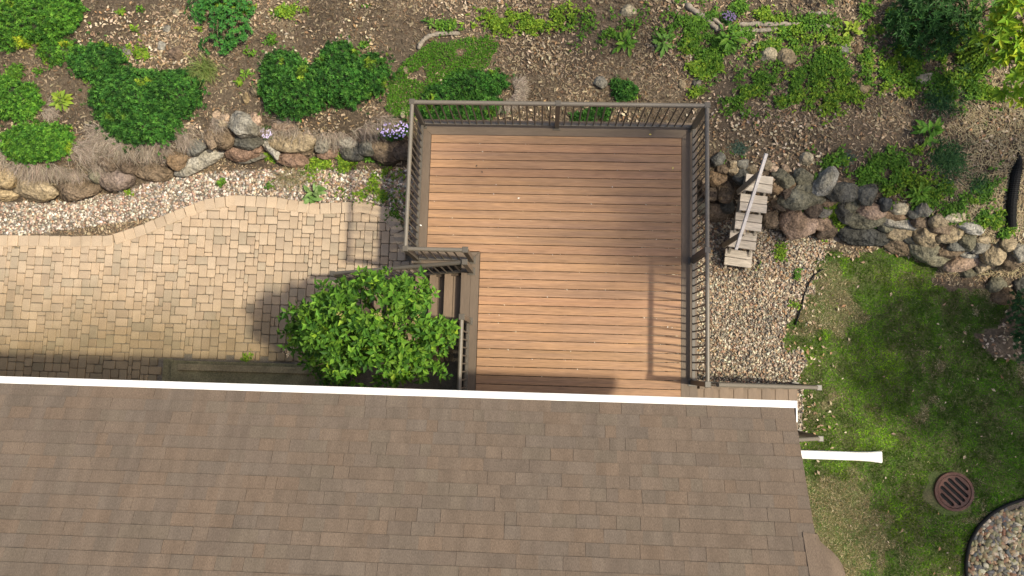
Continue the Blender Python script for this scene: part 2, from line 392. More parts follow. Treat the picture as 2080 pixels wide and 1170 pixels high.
for q, (x, y, z, r, t, tone) in enumerate(items):
    if q < 300:
        o = bpy.data.objects.new('paver', pmesh[pkey(t)]); o.location = (x, y, z); o.rotation_euler[2] = r; o.color = (*tone, 1); link(o, patio)
    else:
        V, F = pv[pkey(t)]; c, s_ = math.cos(r), math.sin(r)
        Wv = np.stack([V[:, 0]*c-V[:, 1]*s_+x, V[:, 0]*s_+V[:, 1]*c+y, V[:, 2]+z], 1)
        mb_V.append(Wv); mb_T.append(np.repeat(tone[None], len(V), 0)); mb_F += [tuple(i+nn for i in f) for f in F]; nn += len(V)
o = mk('paver_field', np.concatenate(mb_V), mb_F, M_paver, patio, tint=np.concatenate(mb_T)); o['kind'] = 'stuff'

# concrete step under the eave
st = empty('concrete_step', (-5.5, -.3, LOW), 'low mossy concrete step with worn pale edge under the white gutter', 'step')
MB().box(-1.35, 1.9, -.40, .16, 0, .17, .012).build('step_block', M_conc, st)
MB().box(-1.2, 1.9, -.02, .10, .172, .20, .008).build('tread_strip', mat('worn step edge', (.24, .19, .10), n1=(3., .3), n2=(30., .3)), st)
MB().box(-1.56, -1.37, -.4, .18, 0, .05, .006).build('edge_stone', M_conc, st)

# ------------------------------------------------------------------ deck
deck = empty('deck', (0, 0, LOW), 'raised brown composite deck with dark border boards and bronze railings behind the roof', 'deck')
deck_off = -LOW
def dk(o): o.location.z += deck_off; return o           # parts are written in deck-surface heights
P_ = .1432
y = 3.79; k = 0; dr = np.random.default_rng(5)
while y > -1.1:
    x0 = -1.945 if y-P_ > 1.78 else (-1.05)
    x1 = 2.245
    b = MB().box(x0+.002, x1-.002, y-P_+.0095, y, -.024, 0, .003)
    tone = dr.normal(1, .05); dk(b.build('deck_board', M_deck, deck, col=(tone*dr.normal(1, .015), tone, tone*dr.normal(1, .02))))
    y -= P_; k += 1
def border(V2, m, name='border_board', z=0.):
    n = len(V2); V = [(x, y, z-.024) for x, y in V2]+[(x, y, z) for x, y in V2]
    F = [tuple(range(n))[::-1], tuple(range(n, 2*n))]+[(i, (i+1) % n, n+(i+1) % n, n+i) for i in range(n)]
    t = dr.normal(1, .03); return dk(mk(name, V, F, m, deck, col=(t, t, t)))
g = .003
xa, xb, xc, xd, yt, yo = -1.945, 2.245, -2.085, 2.385, 3.796, 3.936
border([(xa+g, yt), (xb-g, yt), (xd-g, yo-g), (xc+g, yo-g)], M_border)
border([(xc, yo), (xd, yo), (xd+.115, yo+.12), (xc-.1, yo+.12)], M_border)
border([(xc, 1.675), (xa-g, 1.675+.14), (xa-g, yt), (xc, yo)], M_bordery)
border([(xc-.1, 1.59), (xc-g, 1.59), (xc-g, yo), (xc-.1, yo+.115)], M_bordery)
border([(xb+g, -1.1), (xd, -1.1), (xd, yo), (xb+g, yt)], M_bordery)
border([(xd+g, -1.1), (xd+.115, -1.1), (xd+.115, yo+.115), (xd+g, yo)], M_bordery)
border([(xc+.004, 1.672), (-1.195, 1.672), (-1.055, 1.812), (xa, 1.812)], M_border)
border([(-1.192, -1.1), (-1.055, -1.1), (-1.055, 1.805), (-1.192, 1.667)], M_bordery)
border([(xc, 1.59), (-1.195, 1.59), (-1.195, 1.668), (xc, 1.668)], M_border)
border([(-1.25, -1.1), (-1.196, -1.1), (-1.196, .66), (-1.25, .66)], M_bordery)
border([(-1.35, .665), (-1.196, .665), (-1.196, 1.585), (-1.35, 1.585)], M_bordery, 'stair_nosing')
rim = MB(); h0, h1 = -.27, -.027
for x0, x1, y0, y1 in ((-2.17, 2.49, 4.0, 4.04), (-2.17, -2.13, 1.62, 4.0), (-2.13, -1.25, 1.62, 1.66), (-1.23, -1.19, -1.1, 1.62), (2.45, 2.49, -1.1, 4.0), (-1.19, 2.45, -1.1, -1.06)):
    rim.box(x0, x1, y0, y1, h0, h1)
for x in np.arange(-.9, 2.4, .42): rim.box(x, x+.04, -1.06, 4.0, h0, h1)
dk(rim.build('joist_frame', M_border, deck))
for x, y in ((-2.0, 3.85), (2.3, 3.85), (-2.0, 1.8), (.15, 3.85), (2.3, 1.2), (-1.05, -.9), (2.3, -.9)):
    dk(MB().box(x-.07, x+.07, y-.07, y+.07, LOW-.1, h0).build('support_post', M_border, deck))
RH = 1.05
def post(mb, x, y, z0, z1):
    mb.box(x-.036, x+.036, y-.036, y+.036, z0+.012, z1)
    mb.box(x-.062, x+.062, y-.062, y+.062, z0, z0+.012, .004)
    mb.box(x-.046, x+.046, y-.046, y+.046, z1, z1+.02, .008)
def railing(p, q, posts, z0p=0., z0q=0., skip=.07):
    p = np.array(p, float); q = np.array(q, float); d = nrm(q-p); Ln = np.linalg.norm(q-p); zz = lambda t: z0p+(z0q-z0p)*t
    P = lambda t, h: (*(p+(q-p)*t), zz(t)+h)
    # top rail: rounded profile
    a, b = skip*.6/Ln, 1-skip*.6/Ln
    top = MB(); top.tube([P(a, RH-.01), P(b, RH-.01)], .033, 12)
    top.bar(P(a, RH-.045), P(b, RH-.045), .04, .035)
    r = dk(top.build('railing', M_railtop, deck))
    r_ = r
    def sub(mbx, name, m=M_rail):
        o = mbx.build(name, m, r_); return o
    sub(MB().bar(P(a, .10), P(b, .10), .046, .036), 'bottom_rail')
    n = max(2, int(round((Ln-2*skip)/.122)))
    for k in range(1, n):
        t = (skip+(Ln-2*skip)*k/n)/Ln
        if any(abs(t-tp)*Ln < .05 for tp in posts): continue
        m_ = MB(); m_.tube([P(t, .10), P(t, RH-.05)], .0125, 8); sub(m_, 'baluster')
    for tp in posts:
        m_ = MB(); x, y, z = P(tp, 0); post(m_, x, y, z, z+RH+.005); sub(m_, 'post')
    return r_
railing((-2.087, 3.955), (2.42, 3.955), [0, .5, 1])
railing((-2.087, 3.955), (-2.087, 1.66), [1])
railing((2.42, 3.955), (2.42, -.235), [.53, 1])
railing((-2.087, 1.66), (-1.18, 1.66), [1])
railing((-1.195, .65), (-1.195, -1.1), [0])
railing((-1.18, 1.475), (-3.62, 1.43), [0, 1], 0., -1.42)
railing((2.53, -.235), (4.55, -.265), [1], 0., -1.40)
railing((2.6, -1.085), (4.56, -1.085), [1], -.05, -1.40)
# stairs
def stairs(x0, sgn, y0, y1, n, run, rise):
    s = MB()
    for yy in (y0+.03, y1-.03):
        s.bar((x0, yy, -.2), (x0+sgn*run*n, yy, -.2-rise*n), .04, .24)
    for k in range(n): s.box(*sorted((x0+sgn*(run*k-.0), x0+sgn*(run*k+.015))), y0+.05, y1-.05, -rise*(k+1)+.002, -rise*k-.03)
    st_ = dk(s.build('stairs', M_border, deck))
    for k in range(n):
        z = -rise*(k+1)
        for u0, u1 in ((.018, .148), (.154, run+.022)):
            a, b = sorted((x0+sgn*(run*k+u0), x0+sgn*(run*k+u1))); t = dr.normal(1, .05)
            MB().box(a, b, y0, y1, z-.026, z, .003).build('tread_board', M_bordery, st_, col=(t*1.35, t*1.3, t*1.25))
    return st_
stairs(-1.35, -1, .66, 1.46, 7, .28, .18)
stairs(2.50, 1, -1.10, -.285, 7, .287, .18)

# ------------------------------------------------------------------ house
house = empty('house', (-2.5, -4., LOW), 'house with brown asphalt shingle roof and white gutter below the deck', 'house')
hl = np.array([-2.5, -4., LOW])
def hp(mb_or_obj): mb_or_obj.location = tuple(-hl); return mb_or_obj
PITCH = math.radians(24); EY, EZ, EX = -.44, 2.90, 2.97
tp_ = math.tan(PITCH); RY = -4.75
roofz = lambda y: EZ+(EY-y)*tp_
hp(MB().box(-15, 2.45, -8.2, -1.2, LOW-.2, 2.9).build('wall', M_siding, house))
rf = MB()
rz = roofz(RY)
V = [(-16, EY, EZ), (EX, EY, EZ), (EX, RY, rz), (-16, RY, rz), (EX, 2*RY-EY, EZ), (-16, 2*RY-EY, EZ)]
V2 = [(x, y, z-.16) for x, y, z in V]
rf.add(V+V2, [(0, 1, 2, 3), (3, 2, 4, 5), (7, 6, 9, 8), (8, 9, 11, 10), (0, 6, 7, 1), (1, 7, 8, 2), (2, 8, 10, 4), (5, 11, 9, 3), (3, 9, 6, 0), (4, 10, 11, 5)])
rf_tint = np.ones((12, 3))*.9
roof = hp(rf.build('roof', M_shing, house, tint=rf_tint))
# gutter: a trough with back, floor, front lip
gm = MB(); gx0, gx1 = -16., EX+.035; prof = [(.004, -.09), (.06, -.10), (.086, -.04), (.089, .006), (.080, .014), (.012, .021), (.004, .016)]
gv = []
for x in (gx0, gx1):
    gv += [(x, EY+a, EZ+b) for a, b in prof]
n = len(prof); gm.add(gv, [(i, i+1, n+i+1, n+i) for i in range(n-1)]+[tuple(range(n, 2*n-1))])
gm.box(EX+.036, EX+.05, EY-.16, EY+.088, EZ-.11, EZ+.018)
hp(gm.build('gutter', M_white, house))
rk = MB(); rk.bar((EX-.03, EY-.17, EZ-.10+.17*tp_), (EX-.03, RY, rz-.10), .022, .14); hp(rk.build('rake_board', M_siding, house))
hp(MB().box(2.62, 2.7, -1.45, -1.37, LOW+.1, 2.8).build('downspout', M_white, house))
# shingles
EXPO = .146; cs, sn = math.cos(PITCH), math.sin(PITCH); shr = np.random.default_rng(17)
TONES = np.array([(1, 1, 1), (1.12, 1.03, .94), (.9, .93, .93), (1.04, .96, .88), (.96, 1.0, .96), (1.15, 1.0, .86), (.86, .85, .86), (1.06, 1.0, .94), (.92, .96, 1.0)])
sh = []; ncourse = int((EY-RY)/cs/EXPO)+1
for c in range(ncourse):
    x = EX+.01-.3*shr.random()
    first = True
    xr = EX+.012
    while xr > -11.4:
        w = shr.choice([.13, .18, .24, .26, .26, .32]); xl = xr-w
        t0 = c*EXPO; yy = EY-t0*cs; zz = EZ+t0*sn
        sh.append((xl, xr, c, yy, zz, shr.choice([0., 0., .0035]), bool(shr.random() < .28)))
        xr = xl
def shingle_geo(xl, xr, c, yy, zz, lift, cut):
    L = EXPO*1.06; bd = .008 if c == 0 else 0.; th = .010+lift
    # slope axis u (up slope), normal nrm
    u = np.array([0, -cs, sn]); nn_ = np.array([0, sn, cs]); w = xr-xl; o = np.array([0., 0, 0])
    A = -u*bd; B = u*L; V = []
    for x, e in ((0, .0035 if cut else .0004), (w, -.0004)):
        V += [np.array([x+e, 0, 0])+A, np.array([x+e, 0, 0])+A+nn_*th, np.array([x+e, 0, 0])+B+nn_*.0015]
    return np.array(V), [(0, 1, 4, 3), (1, 2, 5, 4), (0, 2, 1), (3, 4, 5)]
def shing_cols(n):
    return np.array(TONES)[shr.integers(0, len(TONES), n)]*shr.normal(1, .04, (n, 1))
order = []
for q, s_ in enumerate(sh):
    xm = (s_[0]+s_[1])/2
    order.append((0 if inframe(xm, s_[3]-.07, s_[4], 0) else 1, math.dist((xm, s_[3], s_[4]), (0, 0, CAMH)), q))
order.sort(); big = set(q for _, _, q in order[:300])
cache = {}; SV = []; SF = []; ST = []; nn = 0
scol = shing_cols(len(sh))
# neighbouring tabs drift together in tone, as printed batches do
for q, s_ in enumerate(sh):
    xl, xr, c, yy, zz, lift, cut = s_; V, F = shingle_geo(*s_)
    tone = 1+(scol[q]-1)*.42
    if q in big:
        key = (round(xr-xl, 3), lift, c == 0, cut)
        if key not in cache:
            me = mesh_np('shingle', V, F, tint=(1, 1, 1)); me.materials.append(M_shing); me.materials.append(M_edge)
            for f_ in ((0, 2, 3) if cut else (0,)): me.polygons[f_].material_index = 1
            cache[key] = me
        o = bpy.data.objects.new('shingle', cache[key]); o.location = (xl, yy, zz+.003); o.color = (*tone, 1); link(o, roof)
    else:
        SV.append(V+np.array([xl, yy, zz+.003])); SF += [tuple(i+nn for i in f) for f in F]; nn += len(V); ST.append(np.repeat(tone[None], len(V), 0))
o = mk('shingle_field', np.concatenate(SV), SF, M_shing, roof, tint=np.concatenate(ST)); o['kind'] = 'stuff'; o.data.materials.append(M_edge)
o.data.polygons.foreach_set('material_index', np.tile([1, 0, 0, 0], len(ST)).astype(np.int32))
# flared return where the rake widens at the gable
def onroof(px, py, dz=0.):
    z = 3.5
    for _ in range(12): p = at(px, py, z); z = roofz(p[1])+dz
    return np.array([p[0], p[1], z])
edge = [(1661, 1085), (1667, 1100), (1678, 1110), (1692, 1121), (1704, 1134), (1713, 1148), (1719, 1165), (1721, 1185), (1722, 1215)]
edge = [onroof(*e) for e in edge]; fm = MB(); V = []
for e in edge:
    a = np.array([EX-.12, e[1]+.02, roofz(e[1]+.02)+.018]); wd = max(0, e[0]-EX)
    m_ = a+(e-a)*.55; m_[2] += .012
    V += [a, m_, e+np.array([0, 0, -.10*wd]), e+np.array([-.02, 0, -.13])]
fm.add(V, [(4*k+j, 4*k+4+j, 4*k+5+j, 4*k+1+j) for k in range(len(edge)-1) for j in range(3)])
o = hp(fm.build('gable_return', M_shing, house, smooth=True, tint=np.ones((len(V), 3))*np.array([1.04, 1.0, .96])))

# downspout extension on the lawn
dx = empty('downspout_extension', (5.0, -1.47, LOW), 'long white downspout extension lying on grass beside the roof edge', 'downspout')
m_ = MB(); W0 = [(-2.4, .062), (.6, .064), (.85, .072), (1.03, .088)]
V = []
for x, w in W0:
    for a, b in ((-1, .03), (-1, .09), (-.8, .11), (.8, .11), (1, .09), (1, .03)): V.append((x, a*w*1.15, b-.0))
F = [(6*k+i, 6*k+i+1, 6*k+7+i, 6*k+6+i) for k in range(3) for i in range(5)]
m_.add(V, F); o = m_.build('chute', M_white, dx)
sm = MB()
sm.box(-.06, -.045, -.064, .064, .03, .114); sm.build('joint_band', M_white, dx)

# ------------------------------------------------------------------ boulders
def rock_mesh(seed, rx, ry, rz, ico=ICO3, nplanes=10):
    r = np.random.default_rng(seed); D = ico[0]
    n = randdir(nplanes, -1, 1, r); dd = .72+.3*r.random(nplanes)
    dots = np.maximum(D @ n.T, 1e-3); R = np.min(dd[None]/dots, axis=1); R = np.minimum(R, 1.12)
    R = .99*R+.01
    for s, a in ((1.3, .07), (2.9, .05), (6.5, .03), (12., .02)):
        ph = r.random((3, 3))*6.28; K = r.normal(0, 1, (3, 3))*s
        R = R+a*np.mean(np.sin(D @ K.T+ph[0]), axis=1)
    R = R+.05*np.abs(np.sin(D @ r.normal(0, 1, 3)*5+1))-.025
    R = R+r.normal(0, .008, len(R)); V = D*R[:, None]; V /= np.percentile(np.abs(V), 98, axis=0)[None]
    return V*np.array([rx, ry, rz]), ico[1]
RC = {'tan': (.40, .31, .20), 'ytan': (.46, .34, .19), 'grey': (.29, .275, .25), 'lgrey': (.42, .40, .37), 'dgrey': (.15, .15, .14), 'olive': (.21, .20, .145), 'pink': (.43, .29, .22),
      'mauve': (.27, .20, .18), 'red': (.30, .18, .13), 'brown': (.24, .17, .115), 'dbrown': (.14, .10, .075), 'cream': (.58, .50, .36), 'blue': (.30, .295, .28), 'black': (.085, .09, .095), 'rust': (.31, .20, .115), 'peach': (.52, .36, .25)}
seed_ = [100]
def stone(px, py, rx, ry, rot, c, parent=None, name='stone', flat=.75, lift=.0, ico=ICO3, zoff=None):
    seed_[0] += 1
    p = onground(px, py); s = (CAMH-p[2])/FOC; a, b = rx*s*1.16, ry*s*1.16
    hz = max(.05, flat*min(a, b)*1.15)
    rr = np.random.default_rng(seed_[0]+5)
    V, F = rock_mesh(seed_[0], a, b, hz, ico)
    cc_ = np.array(RC[c]); cc_ = .74*cc_+.26*cc_.mean()*np.array([1.03, 1., .88])
    col = cc_*(.98 if parent is not None else .72)*rr.normal(1, .08)*np.array([1., .98, .92])
    z = p[2]+hz*(.35 if parent is not None else .05)+lift
    loc = np.array([p[0], p[1], z])
    if parent is not None: loc = loc-np.array(parent.location)
    return mk(name, V, F, M_rock, parent, loc=tuple(loc), rotz=math.radians(rot)+ROLL, smooth=True, col=tuple(col))
c7 = lambda x, y: (1380+x/2.924, 280+y/2.924)
c1 = lambda x, y: (x/2.659, y/2.659)
c2 = lambda x, y: (400+x/2.659, y/2.659)
p = onground(1750, 440); wr = empty('boulder_wall', tuple(p), 'stacked fieldstone boulder wall curving from the wooden steps to the lawn', 'stone wall')
RW = [(228,135,38,38,0,'dgrey'),(372,160,36,29,0,'blue'),(310,165,27,32,20,'tan'),(255,190,37,30,0,'brown'),(320,200,37,27,15,'tan'),(432,190,32,27,0,'tan'),(516,165,27,30,0,'tan'),(560,190,32,20,-20,'peach'),
(220,245,54,46,0,'rust'),(265,318,50,64,10,'brown'),(185,325,54,52,0,'dbrown'),(215,435,64,58,0,'brown'),(275,400,44,48,0,'dgrey'),(355,240,48,44,0,'dgrey'),(130,250,45,45,0,'brown'),(120,400,40,50,0,'dgrey'),
(612,245,64,40,-35,'olive'),(655,282,32,26,-30,'rust'),(730,235,50,48,0,'olive'),(738,305,58,31,5,'olive'),(850,270,92,60,55,'blue'),(912,290,46,26,28,'pink'),(575,310,40,28,0,'rust'),(595,395,50,36,-20,'brown'),
(710,365,116,62,-5,'olive'),(540,482,54,52,0,'brown'),(705,505,104,90,0,'pink'),(848,438,48,35,10,'grey'),(882,382,48,28,-15,'rust'),(847,507,48,42,0,'pink'),(878,552,66,42,40,'dbrown'),(960,332,94,54,0,'dgrey'),
(965,430,46,70,10,'dgrey'),(1098,340,52,64,-15,'dgrey'),(1125,437,76,46,-10,'pink'),(1210,395,42,40,20,'black'),(1288,418,62,36,-12,'cream'),(1280,464,80,34,-8,'rust'),(1300,512,98,42,-10,'lgrey'),(1095,482,114,52,3,'olive'),
(1090,578,140,58,-6,'black'),(1305,567,88,48,0,'tan'),(1300,632,94,54,-15,'brown'),(1425,500,44,34,0,'brown'),(1385,450,34,28,0,'dgrey'),(1445,430,44,36,0,'grey'),(1535,497,54,36,10,'tan'),(1632,477,58,28,5,'cream'),
(1460,587,74,62,-15,'tan'),(1598,582,74,48,18,'tan'),(1700,612,44,60,-15,'olive'),(1598,662,74,52,15,'brown'),(1465,675,120,60,-28,'olive'),(1770,645,54,38,10,'grey'),(1685,730,116,46,20,'pink'),(1720,690,54,26,0,'grey'),
(1845,687,58,66,0,'tan'),(1735,542,74,30,-8,'lgrey'),(1800,602,44,24,0,'tan'),(1935,637,44,38,0,'tan'),(1945,722,54,54,0,'brown'),(2005,672,50,60,0,'grey'),(1790,762,40,38,0,'tan'),(1720,792,44,30,20,'olive'),(1006,405,52,40,0,'olive'),(1555,540,60,40,0,'brown'),(1215,520,60,44,0,'olive'),(1370,590,50,40,0,'dgrey'),(1640,630,60,40,0,'dgrey'),(790,420,50,50,0,'dbrown'),(640,330,50,40,0,'dbrown')]
for x, y, a, b, r, c in RW: stone(*c7(x, y), a/2.924, b/2.924, r, c, wr)
p = onground(420, 300); wl = empty('boulder_wall', tuple(p), 'low boulder wall below the spreading shrubs along the gravel strip beside the patio', 'stone wall')
LW = [(50,960,64,58,0,'ytan'),(45,1048,66,40,0,'ytan'),(212,1028,116,66,-5,'tan'),(435,1022,114,60,5,'brown'),(533,945,38,44,0,'olive'),(645,972,86,62,-5,'mauve'),(590,882,46,44,0,'dbrown'),(835,932,120,46,-8,'brown'),
(975,867,60,56,0,'rust'),(1035,845,28,20,0,'red'),(1085,872,152,44,27,'lgrey'),(1065,797,66,44,10,'dgrey'),(1150,742,42,64,10,'brown'),(1220,742,52,62,-10,'brown'),(1322,688,82,62,-35,'grey'),(1330,767,84,46,0,'dgrey'),
(1310,832,88,42,8,'red'),(1362,852,80,28,8,'grey'),(1382,805,40,32,0,'red'),(1180,630,26,26,0,'peach'),(1222,637,20,20,0,'peach'),(1200,667,26,22,0,'tan'),(1380,647,30,36,30,'pink'),(0,880,24,44,0,'tan'),(-80,1000,70,60,0,'tan'),(700,900,50,40,0,'dbrown')]
for x, y, a, b, r, c in LW: stone(*c1(x, y), a/2.659, b/2.659, r, c, wl)
LW2 = [(395,797,76,34,-50,'lgrey'),(515,768,124,56,-5,'tan'),(510,858,90,46,-5,'red'),(680,782,50,44,0,'grey'),(712,832,58,32,0,'red'),(815,782,58,42,0,'lgrey'),(852,828,62,46,0,'dgrey'),(1010,792,86,46,-5,'brown'),(1045,842,94,52,0,'dbrown'),(470,682,64,28,0,'pink'),(600,800,50,40,0,'brown'),(930,800,50,50,0,'dgrey'),(1120,820,60,50,0,'dbrown')]
for x, y, a, b, r, c in LW2: stone(*c2(x, y), a/2.659, b/2.659, r, c, wl)
# loose stones, each a thing
c4 = lambda x, y: (1400+x/2.659, y/2.659)
c3 = lambda x, y: (900+x/2.659, y/2.659)
LOOSE = [(*c7(748,125),13,13,10,'cream','cream yellow stone lying above the boulder wall near the wooden steps'),(*c7(625,185),8,9,0,'peach','small pinkish stone beside the top of the wooden handrail'),
(*c7(1878,875),17,16,0,'olive','olive grey boulder at the dark lawn corner, upper of two below the wall'),(*c7(1925,945),23,17,-10,'rust','orange brown boulder lying beside the dark evergreen at the right edge'),(*c7(2025,870),13,22,0,'dgrey','dark shaded boulder cut by the right edge above the evergreen'),
(*c4(285,220),10,10,0,'tan','tan stone beside the leafy plant below the purple flowers'),(*c4(425,300),16,15,0,'cream','pale beige stone half covered by weeds, left one of a pair'),(*c4(525,305),20,17,20,'tan','broad tan stone among weeds, right one of a pair'),
(*c4(835,265),14,9,-15,'lgrey','flat light grey stone at the end of the weedy patch'),(*c4(905,265),8,8,0,'rust','small orange stone between weeds and the yellow green seedling'),(*c4(937,482),13,12,0,'ytan','orange tan stone on mulch below the weedy patch'),(*c4(432,500),7,6,0,'tan','little tan stone on dark bare soil at the edge of weeds'),
(*c4(635,680),6,6,0,'tan','tiny pale stone alone on dark mulch right of the deck'),(*c4(1270,420),24,12,10,'cream','low beige boulder buried in dry grass below the dark peony bush'),(*c4(40,450),8,11,0,'grey','upright grey brown stone on soil near the deck corner'),
(*c3(850,450),14,12,-10,'lgrey','grey beige stone on leaf litter behind the deck'),(*c3(1293,455),7,9,0,'tan','oval tan stone behind the right corner of the deck railing'),(*c3(1000,60),17,11,0,'cream','flat beige rock under green sprouts at the top edge'),
(*c1(955,70),7,8,0,'cream','cream stone at the left of the dark ferny clump'),(*c1(905,158),8,7,0,'lgrey','pale oval stone below the cream one beside the ferny clump'),(*c1(875,250),8,10,0,'lgrey','grey upright stone between the ferny clump and the heart shaped shrub'),(*c1(950,292),15,14,0,'pink','rounded grey pink stone beside long yellow grass'),(*c1(685,280),12,10,0,'grey','grey stone at the notch of the largest shrub'),
(*c1(1380,490),11,14,0,'tan','beige stone standing on mulch left of the middle shrub'),(*c1(1330,532),8,12,0,'ytan','yellowish stone beside the beige one on mulch'),(*c2(1130,380),7,8,0,'tan','tan stone at the lower edge of bright green groundcover'),(*c2(1112,610),5,11,0,'cream','cream stone beside the purple flowers at the deck corner')]
for x, y, a, b, r, c, lab in LOOSE:
    tag(stone(x, y, a, b, r, c, None, 'stone', ico=ICO2), lab, 'stone', 'loose stones lying about the bank')

# ------------------------------------------------------------------ wooden steps on the right
ws = empty('wooden_steps', (3.5, 2.2, LOW), 'narrow weathered grey wooden steps with a pale handrail climbing the boulder bank', 'steps')
wo = np.array([3.5, 2.2, LOW])
cs6 = lambda x, y: (1440+x/4.335, 290+y/4.335)
TR = [[(330,272),(567,302),(555,445),(315,415)], [(280,445),(515,475),(508,618),(270,590)], [(237,610),(470,640),(462,782),(228,752)], [(190,770),(425,800),(412,945),(172,912)], [(148,930),(385,965),(372,1102),(135,1070)]]
TZ = [-.48, -.66, -.85, -1.04, -1.23]
for q, z in zip(TR, TZ):
    P4 = [np.array(at(*cs6(*c), z)) for c in q]
    for s0, s1 in ((0., .475), (.525, 1.)):
        A, B = P4[0]+(P4[3]-P4[0])*s0, P4[1]+(P4[2]-P4[1])*s0; C, D = P4[1]+(P4[2]-P4[1])*s1, P4[0]+(P4[3]-P4[0])*s1
        cen = (A+B+C+D)/4; ang = math.atan2(*(B-A)[::-1]); w = np.linalg.norm(B-A)/2; h = np.linalg.norm(D-A)/2*1.02
        t = dr.normal(1, .06)
        MB().box(-w, w, -h, h, -.036, 0, .003).build('tread_board', M_greywood, ws, loc=(cen[0]-wo[0], cen[1]-wo[1], z-wo[2]), rotz=ang, col=(t, t, t))
for side in (0, 1):
    a = np.array([*at(*cs6(*((TR[0][0], TR[0][1])[side])), TZ[0]), TZ[0]-.17]); b = np.array([*at(*cs6(*((TR[4][3], TR[4][2])[side])), TZ[4]), TZ[4]-.22])
    ins = np.array([.06, 0, 0])*(1 if side == 0 else -1)
    MB().bar(a+ins-wo, b+ins-wo, .04, .20).build('stringer', M_greywood, ws, col=(.6, .6, .58))
pa = np.array([*at(1556.5, 312, .66), .66]); pb = np.array([*at(1495, 506, -.05), -.05])
MB().bar(pa-wo, pb-wo, .045, .07).build('handrail', M_handrail, ws)
for (bx, by, bz), (tx, ty, tz) in (((1498, 395, -.72), (1546, 346, .54)), ((1470, 504, -1.25), (1511, 467, .04))):
    a = np.array([*at(bx, by, bz), bz]); b = np.array([*at(tx, ty, tz), tz]); a[:2] = a[:2]*.5+b[:2]*.5; b[:2] = a[:2]
    MB().bar(a-wo, b-wo, .085, .04, up=(1, .3, 0)).build('rail_post', M_greywood, ws, col=(.62, .6, .57))

# ------------------------------------------------------------------ pipe, edging, drain, logs
pts = [onground(*q, .02) for q in ((2074, 300), (2070, 325), (2062, 350), (2056, 385), (2052, 417), (2051, 440), (2052, 462))]
s_ = np.linspace(0, 1, 200); P3 = np.stack([np.interp(s_*(len(pts)-1), range(len(pts)), [p[k] for p in pts]) for k in range(3)], 1)
P3[:, 2] += .03-.07*(1-sstep(0, .35, s_)); RR = (.082+.007*np.sign(np.sin(np.arange(200)*math.pi/2+.7)))*(.35+.65*sstep(0, .4, s_))
V, F = tube(P3, RR, 14); F = F[:-1]
o = empty('drain_pipe', tuple(P3[100]), 'black corrugated drain pipe lying on straw at the right edge', 'pipe')
mk('pipe_wall', np.array(V)-P3[100], F, M_black, o)
V, F = tube([P3[-1]-np.array([0, .01, 0])*0, P3[-1]+(P3[-2]-P3[-1])*4], [.066, .066], 14); mk('pipe_bore', np.array(V)-P3[100], F, M_dark, o)
def edging(pxs, r, label, lift=.03):
    P = np.array([onground(*q, lift) for q in pxs]); t = np.linspace(0, len(P)-1, 50); Q = np.stack([np.interp(t, range(len(P)), P[:, k]) for k in range(3)], 1)
    for _ in range(3): Q[1:-1] = (Q[:-2]+2*Q[1:-1]+Q[2:])/4
    m_ = MB(); m_.tube(Q, r, 8)
    bot = Q.copy(); bot[:, 2] -= .06
    V = np.concatenate([Q, bot]); n = len(Q); m_.add(V, [(i, i+1, n+i+1, n+i) for i in range(n-1)])
    tag(m_.build('garden_edging', M_black, smooth=True), label, 'edging')
edging([c7(850, 780), c7(800, 815), c7(765, 870), c7(742, 930), c7(728, 1000), c7(690, 1110)], .012, 'thin black plastic edging between gravel and patchy lawn', .045)
edging(BEDC[:9].tolist(), .030, 'black plastic edging curving round the river pebble bed in the lower corner', .045)
# drain grate
c = onground(1936, 998); dg = empty('storm_drain', tuple(c), 'round rusty cast iron drain grate with five slots set in the grass', 'drain')
R0 = .325
m_ = MB(); n = 40
ring = []
for r_, z in ((R0+.01, -.02), (R0+.01, .045), (R0-.035, .05), (R0-.04, .035), (R0-.042, -.02)):
    ring.append([(r_*math.cos(2*math.pi*i/n), r_*math.sin(2*math.pi*i/n), z) for i in range(n)])
for k in range(4): m_.add(ring[k]+ring[k+1], [(i, (i+1) % n, n+(i+1) % n, n+i) for i in range(n)])
m_.build('frame_ring', M_rust, dg)
sh_ = MB(); sh_.add([((R0-.03)*math.cos(2*math.pi*i/n), (R0-.03)*math.sin(2*math.pi*i/n), .012) for i in range(n)], [tuple(range(n))]); sh_.build('shaft_dark', M_dark, dg)  # flat disc under the grate; the shaft's darkness is put into its colour
g_ = MB(); Rg = R0-.045; ang = math.radians(-43)
sl_y = [-.19, -.095, 0, .095, .19]; hw = .030
def cap(y): return math.sqrt(max(Rg*Rg-y*y, 0))
# bars between slots, and the end lands that join them
ys = [-Rg]+[v for s in sl_y for v in (s-hw, s+hw)]+[Rg]
for k in range(0, len(ys), 2):
    y0, y1 = ys[k], ys[k+1]; t = np.linspace(y0, y1, 9); xs = [(cap(v), v) for v in t]
    o2 = xs+[(-a, b) for a, b in xs[::-1]]; n2 = len(o2)
    g_.add([(a, b, .04) for a, b in o2]+[(a, b, .014) for a, b in o2], [tuple(range(n2))]+[(i, n2+i, n2+(i+1) % n2, (i+1) % n2) for i in range(n2)])
for s in sl_y:
    e = min(.205, cap(abs(s)+hw)-.055)
    for sg in (-1, 1):
        t = np.linspace(s-hw, s+hw, 7); arc = [(sg*(e-.0+math.sqrt(max(hw*hw-(v-s)**2, 0))), v) for v in t]; out = [(sg*cap(v), v) for v in t[::-1]]
        o2 = arc+out; o2 = o2 if sg < 0 else o2[::-1]; n2 = len(o2)
        g_.add([(a, b, .04) for a, b in o2]+[(a, b, .014) for a, b in o2], [tuple(range(n2))]+[(i, n2+i, n2+(i+1) % n2, (i+1) % n2) for i in range(n2)])
